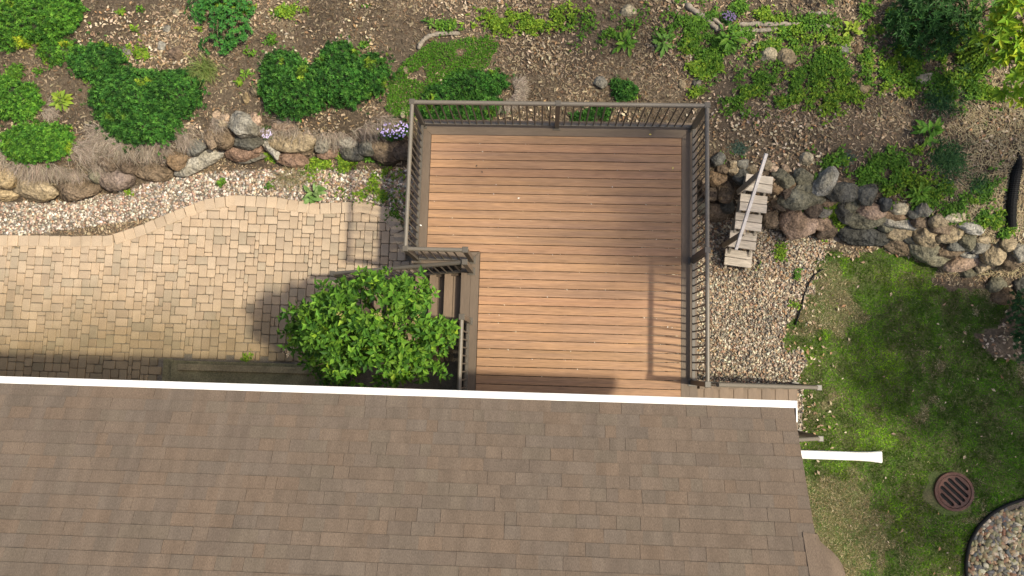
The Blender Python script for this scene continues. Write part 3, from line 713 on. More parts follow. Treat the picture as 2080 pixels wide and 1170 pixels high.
g_.build('grate', M_rust, dg, rotz=ang+math.radians(0))
def log(pxs, r, label, lift=.03, cat='log'):
    P = np.array([onground(*q, lift) for q in pxs]); t = np.linspace(0, len(P)-1, 24); Q = np.stack([np.interp(t, range(len(P)), P[:, k]) for k in range(3)], 1)
    for _ in range(2): Q[1:-1] = (Q[:-2]+2*Q[1:-1]+Q[2:])/4
    r_ = np.random.default_rng(len(label)); RR = .8*r*(1+.18*r_.normal(0, 1, 24)*.6); RR[0] *= .5; RR[-1] *= .4
    V, F = tube(Q, RR, 9); V = np.array(V)+r_.normal(0, r*.07, (len(V), 3)); tag(mk('driftwood', V, F, M_log, smooth=True), label, cat, 'bleached logs edging the bank')
log([c2(1195, 265), c2(1215, 225), c2(1250, 195), c2(1310, 183), c2(1420, 180)], .05, 'curved bleached root curling round the top of the green groundcover')
log([c4(-20, 20), c4(60, 85), c4(100, 115), c4(165, 165)], .06, 'bent grey log beside the small purple flowers, outer of two')
log([c4(70, 80), c4(120, 95), c4(150, 115), c4(180, 150)], .04, 'thin curved branch lying inside the bent grey log')
log([c4(262, 133), c4(380, 130), c4(480, 132), c4(600, 128)], .05, 'straight split log right of the purple flowers, upper of two')
log([c4(268, 170), c4(380, 165), c4(478, 158)], .045, 'short split log lying below a longer one right of the purple flowers')
log([c4(640, 73), c4(750, 70)], .035, 'small pale plank alone on mulch near the top edge')
log([c4(640, 125), c4(730, 140), c4(820, 148)], .04, 'weathered log ending at the yellow green seedling')
log([c2(812, 195), c2(830, 270)], .02, 'thin pale stick lying on mulch above the middle shrub', .02, 'stick')

# ------------------------------------------------------------------ scatter on the ground
def pts_in(n, x0, x1, y0, y1, r=rng): return x0+(x1-x0)*r.random(n), y0+(y1-y0)*r.random(n)
def flat_frames(n, tilt, r=rng):
    D = randdir(n, -tilt, tilt, r); N = nrm(np.stack([r.normal(0, tilt, n), r.normal(0, tilt, n), np.ones(n)], 1)); return frames(D, N)
x, y = pts_in(240000, -11.3, 11.5, 1.6, 7.9); z = terrain(x, y); zn = zone(x, y); t = y-ybase(x)
den = .35+.65*sstep(.25, .6, fnoise(x, y, 1.1, 33))
bare = np.exp(-(((x-3.4)/.8)**2+((y-4.6)/.5)**2))+np.exp(-(((x-5.2)/1.2)**2+((y-3.7)/.45)**2))*.6
keep = (zn == 0) & (rng.random(len(x)) < den*(1-.6*np.clip(bare, 0, 1))) & ~((x > -2.1) & (x < 2.3) & (y < 3.8))
x, y, z = x[keep], y[keep], z[keep]; n = len(x)
v = fnoise(x, y, 1.6, 41); dark = sstep(.42, .62, v)[:, None]
T = pick([(.33, .265, .185), (.28, .235, .18), (.19, .142, .095), (.42, .35, .26), (.22, .15, .092), (.35, .295, .22), (.11, .08, .055)], n, jit=.3)*(1-.5*dark)
T = T*np.array([.93, .86, .74]); Ln = .018+.07*rng.random(n)**2.6; Wd = Ln*(.14+.36*rng.random(n)**1.5)
L = np.stack([x, y, z+.004+.022*rng.random(n)], 1)
tag(scatter('mulch_litter', *CHIP, L, flat_frames(n, .35), np.stack([Ln, Wd, Ln*.5], 1), T, M_chip), None, None, kind='stuff')
sx_, sy_ = pts_in(16000, 6.2, 10.4, 1.8, 6.); w_ = sstep(6.6, 7.6, sx_+.8*(fnoise(sx_, sy_, .6, 35)-.5))*sstep(5.6, 4.6, sy_); k_ = (zone(sx_, sy_) == 0) & (rng.random(16000) < w_); sx_, sy_ = sx_[k_], sy_[k_]; n = len(sx_)
Ln = .06+.12*rng.random(n)
tag(scatter('straw', *CHIP, np.stack([sx_, sy_, terrain(sx_, sy_)+.02+.02*rng.random(n)], 1), flat_frames(n, .25), np.stack([Ln, Ln*0+.007, Ln*.2], 1), pick([(.36, .29, .165), (.30, .235, .125), (.42, .35, .21)], n), M_chip), None, None, kind='stuff')
# pale fallen leaves thicker in drifts on the bank and on the gravel
x, y = pts_in(66000, -11.3, 11.5, -3.5, 7.9); zn = zone(x, y); z = terrain(x, y)
dr1 = sstep(.5, .7, fnoise(x, y, .8, 51))*(zn == 0)*.8+(zn == 2)*(.12+.85*sstep(-6.4, -4.2, x+.6*(fnoise(x, y, .5, 53)-.5)))+(zn == 3)*(.12+.85*sstep(.6, 1.8, y))+(zn == 1)*(.012+.3*np.exp(-((x-4.7)/.45)**2)*(y > -1.6))
keep = (rng.random(len(x)) < dr1) & ~((x > -2.1) & (x < 2.3) & (y < 3.8)) & ~((y < 2.) & (x < 2.4)) & ~inpoly(x, y, PATIO)
x, y, z = x[keep], y[keep], z[keep]; n = len(x); Ln = .035+.06*rng.random(n)
L = np.stack([x, y, z+.02+.02*rng.random(n)], 1)
T = pick([(.41, .325, .22), (.35, .265, .17), (.27, .19, .115), (.47, .39, .28), (.29, .175, .09)], n, jit=.25)
tag(scatter('fallen_leaves', *LEAF, L, flat_frames(n, .4), np.stack([Ln, Ln*.55, Ln*1.2], 1), T, M_chip), None, None, kind='stuff')
# gravel
def gravel(name, n, box, zsel, rlo, rhi, cols, ico, extra=None, pw=2.):
    x, y = pts_in(n, *box); keep = (zone(x, y) == zsel)
    if extra is not None: keep &= extra(x, y)
    x, y = x[keep], y[keep]; n = len(x); z = terrain(x, y); r = rlo+(rhi-rlo)*rng.random(n)**pw
    S = np.stack([r*(1+.35*rng.random(n)), r*(.8+.3*rng.random(n)), r*(.55+.25*rng.random(n))], 1)
    BV = ico[0]*(1+.14*np.random.default_rng(3).normal(0, 1, (len(ico[0]), 1)))
    L = np.stack([x, y, z+r*.35+.012*rng.random(n)], 1)
    return tag(scatter(name, BV, ico[1], L, frames(randdir(n, -.4, .4), randdir(n, .7, 1.)), S, pick(cols, n, jit=.22), M_peb, smooth=True), None, None, kind='stuff')
GC = [tuple(np.array(q)*np.array([.95, .94, .86])) for q in [(.42, .36, .31), (.56, .50, .45), (.30, .24, .20), (.36, .24, .19), (.22, .21, .20), (.48, .35, .27), (.66, .62, .57), (.34, .31, .28), (.26, .17, .13)]]
notpat = lambda x, y: ~inpoly(x, y, PATIO)
gravel('gravel', 28000, (-11, -1.8, 1.7, 4.), 2, .012, .034, GC, ICO0, notpat)
gravel('gravel', 24000, (2.4, 5.3, -1.7, 2.9), 3, .010, .028, [tuple(np.array(c)*np.array([.84, .82, .74])) for c in GC]+[(.40, .33, .23), (.10, .09, .08)], ICO0)
gravel('river_pebbles', 9500, (6.8, 11.2, -5.4, -2.3), 4, .022, .055, [(.30, .25, .14), (.40, .32, .18), (.17, .155, .12), (.25, .14, .08), (.50, .43, .30), (.13, .13, .12), (.24, .22, .11), (.33, .22, .12)], ICO1, pw=1.2)
# lawn grass
x, y = pts_in(390000, 3.3, 11.5, -5., 2.6); dry = .62*fnoise(x, y, .9, 61)+.38*vnoise(x, y, .16, 63)
drypatch = np.exp(-(((x-5.0)/.75)**2+((y+2.9)/.9)**2))*.85+np.exp(-(((x-5.15)/.6)**2+((y-1.2)/.9)**2))*.42  # two patches of drier, straw-coloured grass
dryv = dry+drypatch
keep = (zone(x, y) == 1) & (rng.random(len(x)) < 1-.15*sstep(.62, .8, dryv)) & (np.hypot(x-c[0]+.09, y-c[1]+.04) > R0+.0+.14*vnoise(x, y, .2, 5)) & (np.hypot(x-c[0], y-c[1]) > R0+.02)
x, y, dryv = x[keep], y[keep], dryv[keep]; n = len(x); z = terrain(x, y)
green = pick([(.11, .255, .014), (.08, .205, .012), (.145, .30, .018), (.05, .14, .010)], n, jit=.25); tf = sstep(.35, .65, .5*vnoise(x, y, .11, 67)+.5*vnoise(x, y, .24, 68))[:, None]; green = green*(.55+.8*tf); straw = pick([(.54, .44, .26), (.44, .35, .19), (.60, .50, .32), (.24, .22, .09)], n)
w = (rng.random(n) < sstep(.66, .80, dryv)*.93+.04)[:, None]; T = green
yel_lit = np.clip(sstep(.5, .8, fnoise(x, y, .7, 71))+1.2*np.exp(-(((x-6.6)/.7)**2+((y-1.75)/.4)**2))+.75*np.exp(-(((x-5.7)/.8)**2+((y+.3)/1.3)**2)), 0, 1.4)[:, None]; T = np.where(w, straw, T*(1+yel_lit*np.array([1.0, .6, .12])))  # yellower grass; the last term puts the left lawn's sunlit brightness into blade colour
Ln = .025+.06*rng.random(n)**1.6; D = randdir(n, .1, .95)
tag(scatter('grass', *BLADE, np.stack([x, y, z-.002], 1), frames(D, randdir(n, -.2, .2)), np.stack([Ln, .007+.005*rng.random(n), Ln], 1), T, M_grass), None, None, kind='stuff')

# weeds: low leafy cover with no countable plants
WD = [(1660,150,75,45,1.),(1690,185,55,40,1.),(1560,130,55,45,.9),(1560,105,40,25,.8),(1420,60,40,40,.6),(1440,110,30,45,.5),(1820,125,55,40,.8),(1780,105,30,25,.6),(1860,150,60,25,.6),(1960,140,50,45,.5),(1870,385,40,30,1.),(1905,410,60,35,.8),(1790,360,50,20,.5),(1745,350,30,15,.6),(1800,335,50,25,.5),
(1560,170,35,40,.6),(1500,210,30,35,.35),(1640,50,60,20,.3),(1050,50,80,20,.5),(900,50,30,20,.35),(1010,45,35,20,.5),(1210,60,60,30,.25),(1150,30,40,25,.25),(1370,45,50,35,.4),(2000,440,25,15,.7),(2010,395,30,20,.4),(1990,160,30,60,.5),(1950,180,60,30,.4),(1690,90,40,20,.4),(1480,320,18,10,.4),(1700,320,25,20,.5),
(1670,480,8,12,.7),(1690,425,10,20,.9),(1700,460,10,10,.8),(1545,545,20,12,.25),(1585,515,10,16,.5),(640,340,70,25,.22),(690,330,40,25,.35),(580,325,20,12,.7),(550,320,12,6,.9),(455,373,9,7,.9),(695,397,9,9,.9),(585,382,6,6,.9),(550,378,6,5,.7),(8,455,10,8,.9),(770,380,50,40,.28),(800,420,25,30,.35),(275,105,16,14,.6),(225,100,14,14,.5),(590,25,30,12,.4),(470,10,40,10,.6),(265,392,6,4,.7),(505,722,9,8,.9),(1615,560,8,10,.7),(1613,625,10,12,.3),(40,150,20,14,.6),(490,20,20,10,.6)]
for k in range(110):
    u, v = rng.random(), rng.random(); WD.append((1390+690*u, 10+200*v, 6+12*rng.random(), 5+9*rng.random(), .5+.5*rng.random()))
for k in range(40): WD.append((1640+420*rng.random(), 300+190*rng.random(), 6+9*rng.random(), 5+8*rng.random(), .6))
for k in range(30): WD.append((20+760*rng.random(), 10+200*rng.random(), 4+6*rng.random(), 4+5*rng.random(), .5))
WD = [w for w in WD if not (820 < w[0] < 1450 and w[1] > 195)]
wx, wy, wt = [], [], []
for px, py, a, b, d in WD:
    n = int(a*b*d*.9); q = rng.normal(0, .55, (n, 2)); px_, py_ = px+q[:, 0]*a, py+q[:, 1]*b
    for u, v in zip(px_, py_): wx.append(u); wy.append(v)
    hue = rng.random(); wt.append(pick([(.08, .18, .018), (.055, .135, .014), (.115, .23, .022)] if hue < .55 else [(.15, .25, .02), (.20, .30, .025), (.10, .19, .016)], n, jit=.3))
wx, wy = np.array(wx), np.array(wy); T = np.concatenate(wt)
rr_ = np.stack([(wx-CX)/FOC, -(wy-CY)/FOC, -np.ones(len(wx))], 1) @ Mc.T; z = np.full(len(wx), -1.)
for _ in range(8):
    tt = (z-CAMH)/rr_[:, 2]; x, y = rr_[:, 0]*tt, rr_[:, 1]*tt; z = terrain(x, y)
clump = sstep(.46, .56, fnoise(x, y, .2, 81)); keep = rng.random(len(x)) < clump*.95+.05
x, y, z, T = x[keep], y[keep], z[keep], T[keep]; n = len(x); k = 3
x, y, z, T = np.repeat(x, k), np.repeat(y, k), np.repeat(z, k), np.repeat(T, k, 0); n *= k
Ln = .028+.05*rng.random(n)
tag(scatter('weeds', *LEAF, np.stack([x+rng.normal(0, .012, n), y+rng.normal(0, .012, n), z+.02+.06*rng.random(n)], 1), frames(randdir(n, -.1, .5), randdir(n, .6, 1)), np.stack([Ln, Ln*.55, Ln], 1), T, M_leaf), None, None, kind='stuff')
# bright low ground cover mat beside the deck
GP = [onground(*q)[:2] for q in ((785, 222), (795, 160), (830, 118), (870, 95), (930, 85), (990, 78), (1012, 95), (1000, 130), (965, 150), (905, 175), (880, 195), (860, 230), (835, 250), (800, 240))]
x, y = pts_in(60000, -3.2, -.3, 3.3, 6.2); e = (fnoise(x, y, .25, 91)-.5)*.25
keep = inpoly(x+e, y+e, [tuple(q) for q in GP]) & (vnoise(x, y, .22, 95) > .16); x, y = x[keep], y[keep]; n = len(x); z = terrain(x, y)
Ln = .018+.022*rng.random(n)
tag(scatter('ground_cover', *LEAF2, np.stack([x, y, z+.015+.05*rng.random(n)*(.5+vnoise(x, y, .3, 97))], 1), frames(randdir(n, .0, .7), randdir(n, .4, 1)), np.stack([Ln, Ln*.5, Ln], 1), pick([(.075, .20, .013), (.05, .15, .010), (.105, .24, .017)], n), M_leaf), None, None, kind='stuff')

# ------------------------------------------------------------------ plants
def dome(lobes, label, cols, lsz=(.034, .024), dens=2300, stems=True, name='spreading_shrub', cat='shrub', group='low spreading shrubs on the bank', h=.8, seed=0, fringe=None):
    """lobes in photo pixels (x, y, rx, ry): a low bush of several domed lobes with small leaves"""
    r = np.random.default_rng(1000+seed)
    c0 = onground(lobes[0][0], lobes[0][1]); root = empty(name, tuple(c0), label, cat, group)
    LL, NN = [], []; core = MB()
    lw = []
    for (px, py, a, b) in lobes:
        g0 = onground(px, py+b*.15); s = (CAMH-g0[2])/FOC; A, B = a*s, b*s; H = h*min(A, B)*1.0
        lw.append((g0, A, B, H))
    for g0, A, B, H in lw:
        n = int(dens*A*B*2.6); d = randdir(n, .0, 1., r)
        ph = r.random(6)*6.28
        bump = 1+.10*np.sin(d[:, 0]*7+ph[0])*np.sin(d[:, 1]*8+ph[1])+.07*np.sin(d[:, 0]*17+ph[2])*np.sin(d[:, 1]*15+ph[3])
        rad = bump*(1.04-.24*r.random(n)**1.3); Pq = d*rad[:, None]*np.array([A, B, H])+g0-c0
        gz = terrain(Pq[:, 0]+c0[0], Pq[:, 1]+c0[1])-c0[2]; Pq[:, 2] = np.maximum(Pq[:, 2], gz+.02)
        LL.append(Pq); NN.append(nrm(d/np.array([A, B, H])))
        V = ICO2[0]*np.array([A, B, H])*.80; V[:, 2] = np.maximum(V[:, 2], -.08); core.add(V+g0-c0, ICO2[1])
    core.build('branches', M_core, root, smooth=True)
    Lp, Np = np.concatenate(LL), np.concatenate(NN)
    hole = fnoise(Lp[:, 0], Lp[:, 1], .16, 400+seed); kp = (hole > .27) | (r.random(len(Lp)) < .25); Lp, Np = Lp[kp], Np[kp]
    stray = r.random(len(Lp)) < .07; Lp[stray] *= np.array([1.14, 1.14, 1.1]); Lp[stray, :2] += r.normal(0, .05, (stray.sum(), 2)); n = len(Lp); kk = 7
    ax = nrm(Np*.6+np.array([0, 0, .5])+.35*r.normal(0, 1, (n, 3))); e1 = nrm(np.cross(ax, randdir(n, -1, 1, r))); e2 = np.cross(ax, e1)
    th = np.tile(np.arange(kk)*2.39996, n)+np.repeat(r.random(n)*6.28, kk); A3 = np.repeat(ax, kk, 0); up = np.tile(np.linspace(.05, 1.1, kk), n)[:, None]
    D = nrm(np.repeat(e1, kk, 0)*np.cos(th)[:, None]+np.repeat(e2, kk, 0)*np.sin(th)[:, None]+A3*up)
    big = fnoise(Lp[:, 0], Lp[:, 1], .35, 300+seed); T = pick(cols, n, r, .30)*(.8+.45*big[:, None])
    yl = sstep(.72, .85, fnoise(Lp[:, 0], Lp[:, 1], .3, 500+seed))[:, None]; T = T*(1+yl*np.array([2.2, .7, 0]))
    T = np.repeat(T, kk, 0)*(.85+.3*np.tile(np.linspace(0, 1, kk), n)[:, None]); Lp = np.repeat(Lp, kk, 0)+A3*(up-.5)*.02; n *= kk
    S = lsz[0]+lsz[1]*r.random(n)
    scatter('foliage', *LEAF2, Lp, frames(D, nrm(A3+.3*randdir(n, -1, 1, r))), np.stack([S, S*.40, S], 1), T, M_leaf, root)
    if fringe:
        L, th, Ln = [], [], []
        for (px, py, a, b, th0, th1, ln) in fringe:
            nf = int(26*a*(th1-th0)/2.); t_ = th0+(th1-th0)*r.random(nf); q_ = .70+.42*r.random(nf)
            L.append(onground_v(px+np.cos(t_)*a*q_, py+np.sin(t_)*b*q_)); th.append(t_+r.normal(0, .75, nf)); Ln.append(ln*(.25+.5*r.random(nf)))
        L = np.concatenate(L)-c0; th = np.concatenate(th); Ln = np.concatenate(Ln); L[:, 2] += .01+.10*r.random(len(L))
        kf = (fnoise(L[:, 0], L[:, 1], .22, 600+seed) > .30+.2*r.random(len(L))); L, th, Ln = L[kf], th[kf], Ln[kf]
        D = nrm(np.stack([np.cos(th), -np.sin(th), -.32+.3*r.normal(0, 1, len(th))], 1))
        STR = (np.array([(0, .5, 0), (0, -.5, 0), (.55, .45, .10), (.55, -.45, .10), (1, 0, 0)]), None)
        BVv = STR[0]; BF_ = np.array([(0, 1, 3), (0, 3, 2), (2, 3, 4)])
        scatter('dry_stems', BVv, BF_, L, frames(D, randdir(len(th), .3, 1, r)), np.stack([Ln, np.full(len(Ln), .0045), Ln], 1), pick([(.33, .27, .205), (.27, .215, .165), (.40, .335, .265), (.20, .16, .12)], len(th), r), M_stem, root)
    return root
GD = [(.048, .150, .024), (.034, .112, .018), (.078, .20, .03), (.015, .055, .010)]
GB = [(.085, .215, .024), (.06, .165, .02), (.125, .27, .03), (.03, .10, .013)]
dome([(70,35,100,55),(20,60,60,40),(130,20,45,40)], 'large bright green dome shrub filling the top left corner', GB, seed=1)
dome([(120,102,42,26),(160,110,28,20)], 'small bright green shrub wedged between the corner shrub and the largest one', GB, seed=2)
dome([(280,190,95,62),(205,125,62,40),(300,240,80,48),(365,185,48,52),(255,235,55,40)], 'largest dark green spreading shrub with a notched top above dry stems', GD, seed=3, fringe=[(290,250,100,60,.1,3.0,.5),(390,240,60,50,-.2,1.8,.45)])
dome([(35,200,58,44),(0,185,45,42)], 'bright green shrub cut by the left edge of the picture', GB, seed=4, fringe=[(60,210,60,40,-.5,.9,.25)])
dome([(78,285,76,40),(60,295,50,32),(110,280,45,34)], 'oval green shrub with a wide skirt of dry stems above the leftmost boulders', GB, seed=5, fringe=[(85,300,95,50,-.2,3.3,.5),(160,310,70,45,.2,2.2,.4)])
dome([(600,178,72,60),(580,140,50,40),(690,160,70,55),(690,110,38,28),(752,150,40,45)], 'wide dark green shrub left of the deck with dry stems spilling over boulders', GD, seed=6, fringe=[(680,235,110,50,.1,3.0,.45),(560,240,50,30,.8,2.8,.3)])
dome([(955,170,55,30),(905,195,45,30),(1000,165,32,26),(920,225,70,26),(985,215,40,22)], 'dark green shrub growing behind the left half of the back railing', GD, seed=7, fringe=[(1010,185,50,35,-.6,1.6,.3)])
dome([(1268,184,27,20),(1255,172,14,12)], 'small dark green shrub on litter behind the right half of the deck', GD, seed=8)
dome([(1205,232,24,14),(1225,228,16,12),(1175,240,16,10)], 'low dark plant half hidden behind the back railing balusters', GD, seed=9)

def rosette(px, py, r_px, n, label, cols, wr=.34, name='leafy_plant', cat='plant', group=None, tiers=3, up=.5, seed=0, flowers=None, lift=0., stem=True, droop=.35):
    r = np.random.default_rng(2000+seed); c0 = onground(px, py); s = (CAMH-c0[2])/FOC; R = r_px*s*1.22
    root = empty(name, tuple(c0), label, cat, group)
    m_ = MB(); m_.tube([(0, 0, -.05), (.01, 0, R*up*.5), (0, .01, R*up+.05)], [.02, .014, .006], 6); m_.build('stem', M_wood if stem is True else stem, root)
    # long leaves: 3 segments with a fold
    BVL = np.array([(0, .06, 0), (0, -.06, 0), (.3, .42, .09), (.3, -.42, .09), (.3, 0, .03), (.65, .46, .08), (.65, -.46, .08), (.65, 0, .02), (1, 0, -.14), (0, 0, 0)])
    BFL = np.array([(9, 4, 2, 0), (9, 1, 3, 4), (4, 7, 5, 2), (4, 3, 6, 7), (7, 8, 8, 5), (7, 6, 8, 8)])
    BFT = []
    for f in BFL:
        f = list(dict.fromkeys(f.tolist())); BFT.append((f[0], f[1], f[2]))
        if len(f) == 4: BFT.append((f[0], f[2], f[3]))
    th = np.arange(n)*2.39996+r.normal(0, .5, n); q = np.arange(n)/n; el = -.05+.85*q**1.2+r.normal(0, .18, n)
    D = np.stack([np.cos(th)*np.cos(el), np.sin(th)*np.cos(el), np.sin(el)], 1); Ln = R*(1.0-.45*q)*(.55+.5*r.random(n))
    L = np.stack([D[:, 0]*.02+r.normal(0, R*.14, n), D[:, 1]*.02+r.normal(0, R*.14, n), .02+R*up*q], 1)
    scatter('leaf_cluster', BVL, np.array(BFT), L, frames(D, np.tile([0, 0, 1.], (n, 1))+.15*r.normal(0, 1, (n, 3))), np.stack([Ln, Ln*wr, Ln*.8*np.ones(n)], 1), pick(cols, n, r, .15), M_leaf, root)
    if flowers: flower_heads(root, flowers, R, r)
    return root
def flower_heads(root, col, R, r, n=70, z0=.12):
    a = r.random(n)*6.28; q = np.sqrt(r.random(n))*R; k = 5
    base = np.stack([np.cos(a)*q, np.sin(a)*q, z0+.08*r.random(n)], 1); L = np.repeat(base, k, 0); th = np.tile(np.arange(k)*6.283/k, n)+np.repeat(r.random(n)*6, k)
    D = np.stack([np.cos(th), np.sin(th), np.full(n*k, .25)], 1); S = np.full(n*k, .017)
    scatter('flower_head', *LEAF2, L, frames(D, np.tile([0, 0, 1.], (n*k, 1))), np.stack([S, S*.75, S], 1), pick([col, tuple(np.array(col)*1.15)], n*k, r, .1), M_leaf, root)
GR = [(.095, .21, .022), (.07, .17, .018), (.14, .26, .028)]
rosette(640, 398, 30, 22, 'broad leaved rosette plant spreading over the curved edge of the patio', [(.15, .25, .07), (.12, .22, .05), (.20, .30, .10)], wr=.34, up=.35, seed=1)
rosette(1268, 90, 26, 26, 'leafy bright green plant on litter behind the deck, nearest the deck of two', GR, seed=2)
rosette(1287, 55, 17, 18, 'small green plant growing above the larger leafy one behind the deck', GR, seed=12)
rosette(1345, 90, 26, 26, 'leafy pale green plant on litter behind the right corner of the deck', [(.14, .26, .05), (.11, .22, .04)], seed=3)
rosette(1478, 85, 32, 34, 'tall leafy green plant beside the purple flowers and tan stone', GR, seed=4, up=.8)
rosette(1880, 272, 33, 30, 'bright leafy rosette plant between two dark grass tufts on the right bank', GR, seed=5, up=.6)
rosette(1726, 62, 20, 26, 'yellow green seedling at the end of a weathered log', [(.24, .32, .03), (.2, .28, .03)], seed=6, wr=.5)
rosette(502, 152, 15, 18, 'small bright green plant left of the wide dark shrub', [(.16, .28, .03), (.12, .24, .03)], seed=7)
rosette(751, 322, 15, 24, 'small bright green plant in front of the dark boulders by the deck', GR, seed=8, wr=.5)
rosette(882, 52, 14, 18, 'small pale green plant above the curved bleached root', [(.15, .26, .04), (.12, .22, .03)], seed=9, wr=.45)
rosette(1695, 322, 14, 20, 'little green plant beside a dark tuft above the boulder wall', GR, seed=10, wr=.5)
rosette(1862, 395, 26, 44, 'ferny yellow green plant on the bank above the boulder wall', [(.12, .25, .025), (.15, .28, .03)], seed=11, wr=.3)
rosette(130, 205, 22, 30, 'upright yellow green plant on mulch beside the left edge shrub', [(.22, .30, .03), (.16, .25, .03)], seed=13, wr=.4)
rosette(1805, 305, 12, 16, 'small green seedling on mulch left of the dark grass tuft', GR, seed=14, wr=.5)
# creeping phlox in flower
def phlox(px, py, a, b, label, col, seed, n=90):
    rt = dome([(px, py, a, b)], label, GD, lsz=(.022, .014), dens=2200, name='creeping_phlox', cat='flowers', group='purple flowers', seed=seed, h=.5)
    s = (CAMH-onground(px, py)[2])/FOC; r = np.random.default_rng(seed)
    a_ = r.random(n)*6.28; q = np.sqrt(r.random(n)); k = 5; base = np.stack([np.cos(a_)*q*a*s*.95, np.sin(a_)*q*b*s*.95-.03, .03+.06*r.random(n)+.5*min(a, b)*s*np.sqrt(1-q*q*.9)], 1)
    L = np.repeat(base, k, 0); th = np.tile(np.arange(k)*6.283/k, n)+np.repeat(r.random(n)*6, k); D = np.stack([np.cos(th), np.sin(th), np.full(n*k, .25)], 1); S = np.full(n*k, .02)
    scatter('flower_head', *LEAF2, L, frames(D, np.tile([0, 0, 1.], (n*k, 1))), np.stack([S, S*.75, S], 1), pick([col, tuple(np.array(col)*1.1)], n*k, r, .12), M_leaf, rt)['kind'] = 'stuff'
phlox(802, 262, 36, 22, 'lavender creeping phlox in bloom at the back left corner of the deck', (.58, .48, .85), 41, 80)
phlox(545, 270, 15, 12, 'small patch of pale lavender flowers among the boulders left of the deck', (.66, .60, .82), 42, 34)
phlox(1478, 36, 16, 14, 'small dark purple flowering plant beside the bent grey log', (.17, .12, .24), 43, 34)

def tuft(px, py, a, b, n, label, cols, ln, seed, name='grass_tuft', lean=(0, 0), wd=.011):
    r = np.random.default_rng(seed); c0 = onground(px, py); s = (CAMH-c0[2])/FOC; root = empty(name, tuple(c0), label, 'grass tuft', 'grassy tufts on the bank')
    q = r.normal(0, .42, (n, 2)); L = np.stack([q[:, 0]*a*s, q[:, 1]*b*s, np.full(n, 0.)], 1); D = randdir(n, .1, .8, r)+np.array([lean[0], lean[1], 0])
    BVv = np.array([(0, .5, 0), (0, -.5, 0), (.5, .5, .12), (.5, -.5, .12), (1, 0, -.1)]); BF_ = np.array([(0, 1, 3), (0, 3, 2), (2, 3, 4)])
    Ln = ln*(.5+.7*r.random(n)); scatter('blades', BVv, BF_, L, frames(D, np.tile([0, 0, 1.], (n, 1))+.3*r.normal(0, 1, (n, 3))), np.stack([Ln, np.full(n, wd), Ln], 1), pick(cols, n, r), M_leaf, root)
    m_ = MB(); m_.tube([(0, 0, -.04), (0, 0, .03)], [.05, .02], 7); m_.build('root_crown', M_wood, root)
GT = [(.04, .11, .035), (.055, .13, .035), (.03, .085, .03), (.07, .15, .04)]
tuft(1912, 198, 40, 34, 700, 'dark grass tuft above the bright leafy rosette on the right bank', GT, .2, 51, lean=(.3, -.2))
tuft(1925, 318, 36, 40, 800, 'dark grass tuft below the bright leafy rosette on the right bank', GT, .2, 52, lean=(.4, -.4))
tuft(1990, 372, 26, 22, 400, 'small dark grass tuft near the black drain pipe', GT, .16, 53, lean=(.3, -.3))
tuft(1970, 132, 26, 22, 350, 'small dark feathery tuft right of the dark peony bush', GT, .14, 54)
tuft(1500, 300, 18, 14, 260, 'blue green tuft beside the railing above the wooden steps', [(.05, .09, .06), (.07, .11, .08)], .09, 55)
tuft(1715, 322, 18, 18, 260, 'blue green tuft right of the little green plant above the wall', [(.05, .09, .06), (.07, .11, .08)], .09, 56)
tuft(415, 140, 30, 22, 420, 'long yellow green grass falling over the bank beside the ferny clump', [(.16, .22, .05), (.22, .24, .08), (.12, .18, .04)], .3, 57, lean=(.1, -.6), wd=.008)
tuft(590, 362, 55, 14, 260, 'dry straw coloured grass lying in front of the boulders', [(.33, .27, .16), (.26, .22, .12), (.2, .2, .08)], .3, 58, lean=(.6, -.2), wd=.006)

def leafbush(lobes, label, cols, lsz, dens, seed, name='leafy_bush', cat='bush', zc_=0.2, wr=.42, hz=None, clump=7, group=None):
    """loose bush: sprays of lance leaves on a few lobes; lobes (x, y, rx, ry, z)"""
    r = np.random.default_rng(3000+seed); c0 = onground(lobes[0][0], lobes[0][1]); root = empty(name, tuple(c0), label, cat, group)
    LL, DD, NN = [], [], []; stems = MB()
    for (px, py, a, b, zh) in lobes:
        z = c0[2]+zh; xy = at(px, py, z); cc = np.array([xy[0], xy[1], z]); s = (CAMH-z)/FOC; A, B = a*s, b*s; H = hz or .7*min(A, B)
        n = int(dens*A*B*3); d = randdir(n, -.15, 1, r); Pq = cc+d*np.array([A, B, H])*(1-.45*r.random((n, 1))**1.6)-c0
        Pq[:, 2] = np.maximum(Pq[:, 2], .03)
        LL.append(np.repeat(Pq, clump, 0)); th = np.tile(np.arange(clump)*6.283/clump, n)+np.repeat(r.random(n)*6.28, clump)
        ax = nrm(d+np.array([0, 0, .6])); e1 = nrm(np.cross(ax, randdir(n, -1, 1, r))); e2 = np.cross(ax, e1)
        ax, e1, e2 = np.repeat(ax, clump, 0), np.repeat(e1, clump, 0), np.repeat(e2, clump, 0)
        D = nrm(e1*np.cos(th)[:, None]+e2*np.sin(th)[:, None]+ax*(.15+.5*r.random((n*clump, 1)))); DD.append(D); NN.append(ax)
        for k in range(max(4, int(n/40))):
            j = r.integers(0, n); stems.tube([(0, 0, -.05), (Pq[j]*.5)+np.array([0, 0, .06]), Pq[j]], [.016, .011, .004], 5)
    stems.build('stems', M_wood, root)
    L, D, N_ = np.concatenate(LL), np.concatenate(DD), np.concatenate(NN); n = len(L); S = lsz[0]+lsz[1]*r.random(n)
    T = pick(cols, n, r, .18)
    scatter('foliage', *LEAF, L, frames(D, N_+.25*r.normal(0, 1, (n, 3))), np.stack([S, S*wr, S], 1), T, M_leaf, root)
    return root
